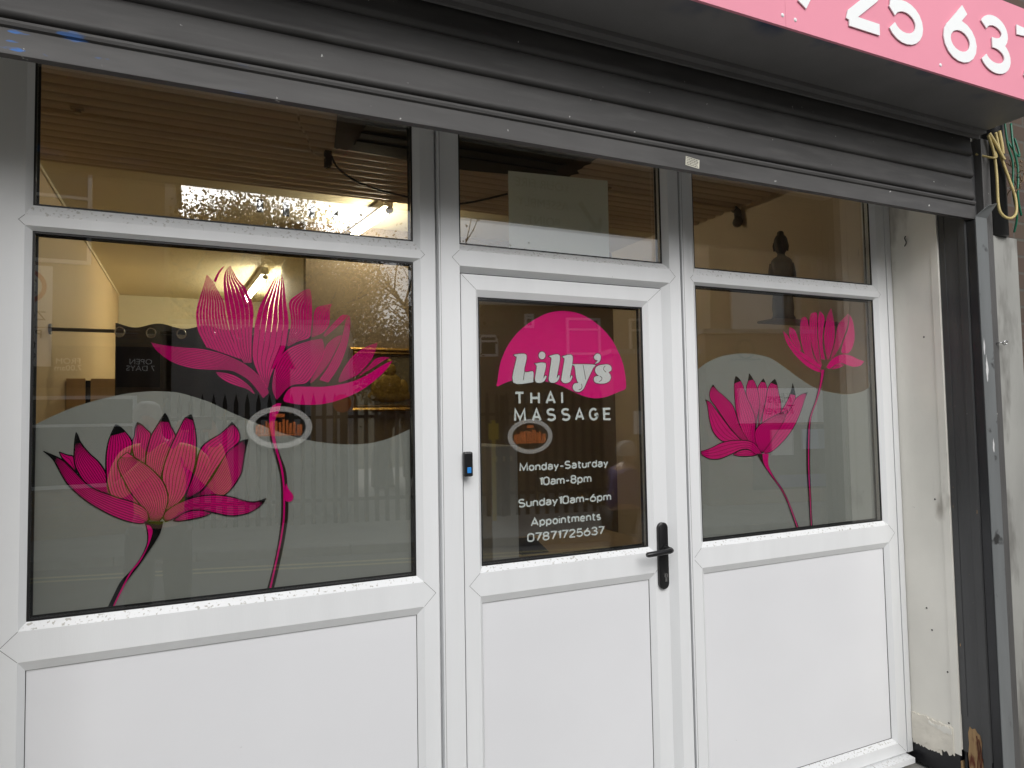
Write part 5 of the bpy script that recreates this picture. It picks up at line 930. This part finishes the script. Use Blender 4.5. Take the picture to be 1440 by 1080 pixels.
MB().box(7.75, 16, -9, -1.95, 0, 2.98).build('wall', M['bricktan'], tsx); MB().box(7.70, 16.05, -9, -1.90, 2.981, 3.06).build('parapet', M['pier'], tsx)
MB().box(8.2, 16, -3.9, -2.6, 3.065, 6.6).build('upper_wall', M['brickgold'], tsx); MB().box(8.6, 9.66, -2.598, -2.55, 3.09, 3.90).build('white_panel', M['wrender'], tsx)
MB().tube([(9.95, -2.53, 3.1), (9.95, -2.53, 6.5)], .05, n=10).build('downpipe', M['pier'], tsx)
bd = MB().box(8.30, 9.90, -1.949, -1.86, 1.42, 2.02).build('sign_board', M['signwhite'], tsx)
word('board_lettering', 'Hays\nTravel', .24, (9.07, -1.858, 1.77), (PI/2, 0, PI), mat('dark_blue_lettering', (.012, .012, .03), .5), bd, ext=.002, shear=.2)
wn_ = MB().box(8.55, 11.6, -1.949, -1.90, .25, 1.38).build('shop_window', M['darkpane'], tsx)
for x, z0, z1, c in ((8.9, .85, 1.3, (.7, .7, .68)), (9.5, .95, 1.3, (.25, .35, .5)), (10.3, .7, 1.3, (.6, .55, .4)), (10.3, .55, .68, (.6, .5, .05))):
    m_ = bpy.data.materials.get('poster_%.2f' % c[0]) or mat('poster_%.2f' % c[0], c, .5); MB().box(x, x+.42, -1.898, -1.893, z0, z1).build('poster', m_, wn_)
MB().box(9.0, 11.4, -1.899, -1.893, .28, .5).build('blue_sticker', mat('deep_blue_sticker', (.03, .05, .2), .5), wn_)
hb = sthing('hanging_bracket', 'dark iron ring bracket on the travel shop wall', 'bracket')
MB().tube([(8.42+.16*math.cos(a), -1.80, 2.69+.16*math.sin(a)) for a in [2*PI*i/24 for i in range(25)]], .02, n=8).build('ring', M['black'], hb, smooth=True)
MB().tube([(8.15, -1.80, 2.51), (8.7, -1.80, 2.51)], .02, n=8).build('bar', M['black'], hb)

# trees and bushes beyond the fence
rnd = random.Random(9); nx, ny = 40, 10; vs = []
for j in range(ny+1):
    for i in range(nx+1):
        t = j/ny; vs.append((-60+3*i, -19-4.5*j, -.2+4.6*math.sin(min(1, t*1.6)*PI/2)*(.8+.2*math.sin(i*.9))+rnd.uniform(-.18, .18)*min(1, t*4)))
M['hill'] = mat('scrubby_bank', (.085, .075, .032), .95, var=.5, vscale=.8, bump=.8, bscale=4)
tag(MB().add(vs, [(j*(nx+1)+i, j*(nx+1)+i+1, (j+1)*(nx+1)+i+1, (j+1)*(nx+1)+i) for j in range(ny) for i in range(nx)]).build('hill', M['hill'], smooth=True, fix=False), kind='structure')
def leafmat(name, c): return mat(name, c, .7, var=.35, vscale=1.5, spec=.2)
LM = [leafmat('golden_leaves', (.40, .25, .075)), leafmat('olive_leaves', (.24, .18, .055)), leafmat('brown_leaves', (.17, .105, .045))]  # autumn leaves; the gold also paints in the warm interior glow
M['bark'] = mat('grey_brown_bark', (.07, .055, .042), .9, var=.3, vscale=6, bump=.5, bscale=20)
def tree(label, x, y, h, spread, nleaf, seed, lm, crown0=.25, leaf=.07, cat='tree', name='tree'):
    rnd = random.Random(seed); t = thing(name, label, cat, 'trees and bushes beyond the fence', loc=(x, y, -.16))
    mb = MB(); tips = []
    def grow(p, d, ln, r, lev):
        q = p+d*ln*.5+Vector((rnd.uniform(-1, 1), rnd.uniform(-1, 1), 0))*ln*.05; e = p+d*ln
        mb.tube([p, q, e], [r, r*.8, r*.6], n=6 if lev < 2 else 4, caps=False)
        if lev >= 2: tips.extend([q, e])
        if lev >= 4: return
        for k in range(3 if lev < 3 else 2):
            a = rnd.uniform(0, 2*PI); dd = (d+Vector((math.cos(a), math.sin(a), rnd.uniform(-.1, .5)))*(.55+.25*spread)).normalized()
            grow(p+d*ln*rnd.uniform(.6, 1.0), dd, ln*rnd.uniform(.6, .8), r*.55, lev+1)
    grow(Vector((0, 0, 0)), Vector((rnd.uniform(-.05, .05), rnd.uniform(-.05, .05), 1)).normalized(), h*crown0*1.3, h*.02, 0)
    mx = max(p.z for p in tips); s = h/mx
    mb.v = [(a*max(s, .9)*spread, b*max(s, .9)*spread, c*s) for a, b, c in mb.v]; tips = [Vector((p.x*max(s, .9)*spread, p.y*max(s, .9)*spread, p.z*s)) for p in tips]
    mb.build('trunk', M['bark'], t, smooth=True, fix=False)
    lv = MB()
    for k in range(nleaf):
        p = rnd.choice(tips)+Vector((rnd.gauss(0, .36), rnd.gauss(0, .36), rnd.gauss(0, .36)))
        a = Vector((rnd.uniform(-1, 1), rnd.uniform(-1, 1), rnd.uniform(-1, 1))).normalized(); b = a.cross(Vector((rnd.uniform(-1, 1), rnd.uniform(-1, 1), rnd.uniform(-1, 1)))).normalized(); L_ = leaf*rnd.uniform(.6, 1.3)
        lv.add([p-a*L_*.5, p+b*L_*.28, p+a*L_*.5, p-b*L_*.28], [(0, 1, 2, 3)])
    lv.build('crown', lm, t, fix=False)
tree('rusty leaved tree straight behind the low white building', .6, -15.5, 7.1, 1.0, 30000, 1, LM[0])
tree('broad olive tree right of the rusty tree behind the white building', 1.9, -16.5, 7.3, 1.05, 30000, 2, LM[0])
tree('brown autumn tree behind the middle of the fence', 2.5, -17.8, 6.6, .85, 15000, 3, LM[2])
tree('nearly bare tree with thin twigs behind the fence', 5.3, -16.0, 7.2, 1.0, 700, 4, LM[2], leaf=.09)
tree('bare slender tree right of the nearly bare one', 7.2, -18.0, 8.0, .95, 500, 5, LM[2], leaf=.09)
for k, (x, y, h, s) in enumerate(((1.2, -13.4, 5.9, 1.15), (1.95, -13.6, 5.4, .95), (4.0, -13.8, 3.9, 1.3), (6.6, -14.4, 4.3, 1.6), (-0.1, -15.5, 5.8, 1.25), (9.0, -17.5, 4.8, 1.6))):
    tree(['dense olive bush behind the low white building', 'dense brown bush behind the left part of the fence', 'rounded brown bush behind the middle of the fence', 'wide olive bush behind the right part of the fence', 'tall bush filling the gap beside the buff brick building', 'far brown bush showing over the brown brick building'][k], x, y, h, s, 20000, 20+k, LM[k % 3], crown0=.12, leaf=.095, cat='bush', name='bush')

# ------------------------------------------------------------------ people (both only show in the glass)
def skinned(name, nodes, edges, m, parent, root=None, sub=2):
    bm = bmesh.new(); lay = bm.verts.layers.skin.verify(); V = {}
    for k, (p, r) in nodes.items():
        v = bm.verts.new(p); V[k] = v; v[lay].radius = (r, r) if not isinstance(r, tuple) else r; v[lay].use_root = (k == root)
    for a, b in edges: bm.edges.new((V[a], V[b]))
    me = bpy.data.meshes.new(name); bm.to_mesh(me); bm.free(); me.materials.append(m)
    o = link(bpy.data.objects.new(name, me), parent); s = o.modifiers.new('skin', 'SKIN'); s.use_smooth_shade = True
    q = o.modifiers.new('sub', 'SUBSURF'); q.levels = sub; q.render_levels = sub
    return o
M['skin'] = mat('skin', (.45, .27, .19), .5, var=.06); M['hivis'] = mat('hi_vis_yellow_cloth', (.62, .66, .06), .7, var=.15, vscale=7, bump=.3, bscale=9)
M['trous'] = mat('dark_trousers', (.02, .021, .023), .8, var=.2); M['ghair'] = mat('grey_white_hair', (.45, .44, .41), .7, var=.2, vscale=30)
M['purple'] = mat('purple_cloth', (.08, .05, .17), .8, var=.15); M['bag'] = mat('white_carrier_bag', (.6, .6, .58), .5, bump=.3, bscale=12); M['reflective'] = mat('silver_band', (.5, .5, .48), .3)
def fingers(nodes, edges, wrist, palm, side, grip, n='h'):
    """five unequal bent fingers rooted in the palm; grip = the point they close on"""
    for i, ln in enumerate((.07, .078, .072, .056)):
        o = palm+side*(.011*(1.5-i)); d = (grip-palm).normalized()
        a = o+Vector((0, 0, .012)); b = a+d*ln*.5+Vector((0, 0, .012)); c = b+d*ln*.25-Vector((0, 0, .016))
        for j, (p, r) in enumerate(((a, .0088), (b, .0082), (c, .007))): nodes['%s%d%d' % (n, i, j)] = (p, r)
        edges += [(n+'p', '%s%d0' % (n, i)), ('%s%d0' % (n, i), '%s%d1' % (n, i)), ('%s%d1' % (n, i), '%s%d2' % (n, i))]
    a = palm-Vector((0, 0, .02))+(grip-palm)*.15; b = a+(grip-palm).normalized()*.045-Vector((0, 0, .004))
    nodes[n+'t0'] = (a, .0095); nodes[n+'t1'] = (b, .0085); edges += [(n+'p', n+'t0'), (n+'t0', n+'t1')]

pr = thing('person', 'person in hi vis yellow jacket and dark trousers holding up a phone', 'person', loc=(-.20, -2.46, .004))
W = Vector
nd = {'pel': (W((0, 0, .93)), (.125, .10)), 'sp': (W((0, .005, 1.10)), (.12, .10)), 'ch': (W((0, .0, 1.28)), (.145, .11)), 'up': (W((-.01, .0, 1.39)), (.10, .08)), 'nk': (W((-.03, .025, 1.46)), .052), 'hd0': (W((-.06, .05, 1.53)), (.062, .072)), 'hd1': (W((-.065, .05, 1.60)), (.072, .088)), 'hd2': (W((-.065, .04, 1.655)), (.05, .06))}
eg = [('pel', 'sp'), ('sp', 'ch'), ('ch', 'up'), ('up', 'nk'), ('nk', 'hd0'), ('hd0', 'hd1'), ('hd1', 'hd2')]
for s, t in ((-1, 'l'), (1, 'r')):
    nd.update({'hp'+t: (W((s*.095, 0, .88)), .088), 'kn'+t: (W((s*.105, .03, .48)), .055), 'an'+t: (W((s*.11, -.02, .09)), .037), 'to'+t: (W((s*.125, .12, .04)), .032)})
    eg += [('pel', 'hp'+t), ('hp'+t, 'kn'+t), ('kn'+t, 'an'+t), ('an'+t, 'to'+t)]
    el_ = W((.36, .06, 1.15)) if s > 0 else W((-.22, .14, 1.17)); wr = W((.285, .24, 1.49)) if s > 0 else W((.105, .235, 1.49))
    pm = wr+W((0, .06, .06)); gp_ = W((.2, .345, 1.575))
    nd.update({'sh'+t: (W((s*.175, 0, 1.375)), .058), 'el'+t: (el_, .042), 'wr'+t: (wr, .028), t+'p': (pm, (.03, .018))})
    eg += [('up', 'sh'+t), ('sh'+t, 'el'+t), ('el'+t, 'wr'+t), ('wr'+t, t+'p')]
    fingers(nd, eg, wr, pm, W((0, 0, 1)), pm+W((-s*.08, .02, 0)), t)
nd['no'] = (W((-.065, .148, 1.575)), .010); eg.append(('hd1', 'no'))
skinned('body', nd, eg, M['skin'], pr, 'pel')
jk = {k: (p, tuple(x+.022 for x in r) if isinstance(r, tuple) else r+.018) for k, (p, r) in nd.items() if k in ('pel', 'sp', 'ch', 'up', 'shl', 'shr', 'ell', 'elr', 'wrl', 'wrr')}
jk['up'] = (W((-.01, 0, 1.40)), (.09, .085))
for t in 'lr': jk['wr'+t] = (jk['el'+t][0].lerp(nd['wr'+t][0], .9), .045)
skinned('jacket', jk, [('pel', 'sp'), ('sp', 'ch'), ('ch', 'up')]+[(a+t, b+t) for t in 'lr' for a, b in (('sh', 'el'), ('el', 'wr'))]+[('up', 'shl'), ('up', 'shr')], M['hivis'], pr, 'pel')
tq = {k: (p, tuple(x+.012 for x in r) if isinstance(r, tuple) else r+.016) for k, (p, r) in nd.items() if k in ('pel', 'hpl', 'hpr', 'knl', 'knr', 'anl', 'anr')}
tq['pel'] = (W((0, 0, .90)), (.14, .115))
skinned('trousers', tq, [('pel', 'hpl'), ('pel', 'hpr'), ('hpl', 'knl'), ('hpr', 'knr'), ('knl', 'anl'), ('knr', 'anr')], M['trous'], pr, 'pel')
skinned('shoes', {k: (p, r+.012) for k, (p, r) in nd.items() if k in ('anl', 'tol', 'anr', 'tor')}, [('anl', 'tol'), ('anr', 'tor')], M['black'], pr, 'anl')
mb = MB(); mb.lathe([(.083, 1.585), (.090, 1.61), (.088, 1.645), (.070, 1.685), (.035, 1.703), (0, 1.707)], -.065, .028, n=20, sx=.88, sy=1.05); mb.build('hair', M['ghair'], pr, smooth=True)
pho = thing('mobile_phone', 'black mobile phone held up sideways by the person in the hi vis jacket', 'phone', loc=(0, -2.114, 1.575))
MB().box(-.078, .078, -.004, .004, -.037, .037).build('case', M['black'], pho, bevel=.003)
MB().box(.045, .072, .0041, .0056, -.012, .028).build('camera_block', M['gasket'], pho, bevel=.001)

wo_ = thing('person', 'person with short white hair and purple top walking past with a carrier bag', 'person', loc=(3.50, -3.15, -.125), rz=math.radians(-80))
nd = {'pel': (W((0, 0, .80)), (.125, .115)), 'sp': (W((0, .02, .95)), (.12, .11)), 'ch': (W((0, .05, 1.10)), (.13, .11)), 'up': (W((0, .07, 1.20)), (.09, .08)), 'nk': (W((0, .09, 1.26)), .048), 'hd0': (W((0, .115, 1.31)), (.058, .068)), 'hd1': (W((0, .12, 1.37)), (.068, .084)), 'hd2': (W((0, .11, 1.42)), (.048, .055)), 'no': (W((0, .212, 1.345)), .010)}
eg = [('pel', 'sp'), ('sp', 'ch'), ('ch', 'up'), ('up', 'nk'), ('nk', 'hd0'), ('hd0', 'hd1'), ('hd1', 'hd2'), ('hd1', 'no')]
for s, t in ((-1, 'l'), (1, 'r')):
    nd.update({'hp'+t: (W((s*.09, 0, .76)), .085), 'kn'+t: (W((s*.09, .02+s*.12, .42)), .05), 'an'+t: (W((s*.09, s*.14-.04, .08)), .034), 'to'+t: (W((s*.1, s*.14+.09, .035)), .03)})
    eg += [('pel', 'hp'+t), ('hp'+t, 'kn'+t), ('kn'+t, 'an'+t), ('an'+t, 'to'+t)]
    el_ = W((s*.22, .06, .95)); wr = W((s*.19, .24, .86)); pm = wr+W((0, .05, -.03))
    nd.update({'sh'+t: (W((s*.16, .06, 1.18)), .052), 'el'+t: (el_, .038), 'wr'+t: (wr, .025), t+'p': (pm, (.026, .016))})
    eg += [('up', 'sh'+t), ('sh'+t, 'el'+t), ('el'+t, 'wr'+t), ('wr'+t, t+'p')]; fingers(nd, eg, wr, pm, W((0, 0, 1)), pm+W((0, .03, -.05)), t)
skinned('body', nd, eg, M['skin'], wo_, 'pel')
jk = {k: (p, tuple(x+.02 for x in r) if isinstance(r, tuple) else r+.018) for k, (p, r) in nd.items() if k in ('pel', 'sp', 'ch', 'up', 'shl', 'shr', 'ell', 'elr', 'wrl', 'wrr')}
for t in 'lr': jk['wr'+t] = (jk['el'+t][0].lerp(nd['wr'+t][0], .9), .04)
skinned('top', jk, [('pel', 'sp'), ('sp', 'ch'), ('ch', 'up'), ('up', 'shl'), ('up', 'shr')]+[(a+t, b+t) for t in 'lr' for a, b in (('sh', 'el'), ('el', 'wr'))], M['purple'], wo_, 'pel')
tq = {k: (p, tuple(x+.012 for x in r) if isinstance(r, tuple) else r+.016) for k, (p, r) in nd.items() if k in ('pel', 'hpl', 'hpr', 'knl', 'knr', 'anl', 'anr')}
skinned('trousers', tq, [('pel', 'hpl'), ('pel', 'hpr'), ('hpl', 'knl'), ('hpr', 'knr'), ('knl', 'anl'), ('knr', 'anr')], M['trous'], wo_, 'pel')
skinned('shoes', {k: (p, r+.012) for k, (p, r) in nd.items() if k in ('anl', 'tol', 'anr', 'tor')}, [('anl', 'tol'), ('anr', 'tor')], M['black'], wo_, 'anl')
mb = MB(); mb.lathe([(.080, 1.33), (.088, 1.37), (.086, 1.41), (.066, 1.45), (.03, 1.467), (0, 1.47)], 0, .09, n=20, sx=.9, sy=1.05); mb.build('hair', M['ghair'], wo_, smooth=True)
bg = MB(); bg.add([(-.14, -.05, 0), (.14, -.05, 0), (.15, .05, .01), (-.13, .05, 0), (-.12, -.015, .30), (.11, -.015, .29), (.11, .015, .30), (-.12, .015, .30)], [(0, 3, 2, 1), (4, 5, 6, 7), (0, 1, 5, 4), (1, 2, 6, 5), (2, 3, 7, 6), (3, 0, 4, 7)])
bgo = bg.build('carrier_bag', M['bag'], bevel=.02); tag(bgo, 'white carrier bag held by the person in the purple top', 'bag'); bgo.location = (3.76, -2.99, .32); bgo.rotation_euler = (0, 0, .3)
hdl = MB(); hdl.tube(spline([(-.08, 0, .29), (-.03, 0, .42), (.03, 0, .42), (.08, 0, .29)], 5), .006, n=6); hdl.build('handle', M['bag'], bgo, smooth=True)
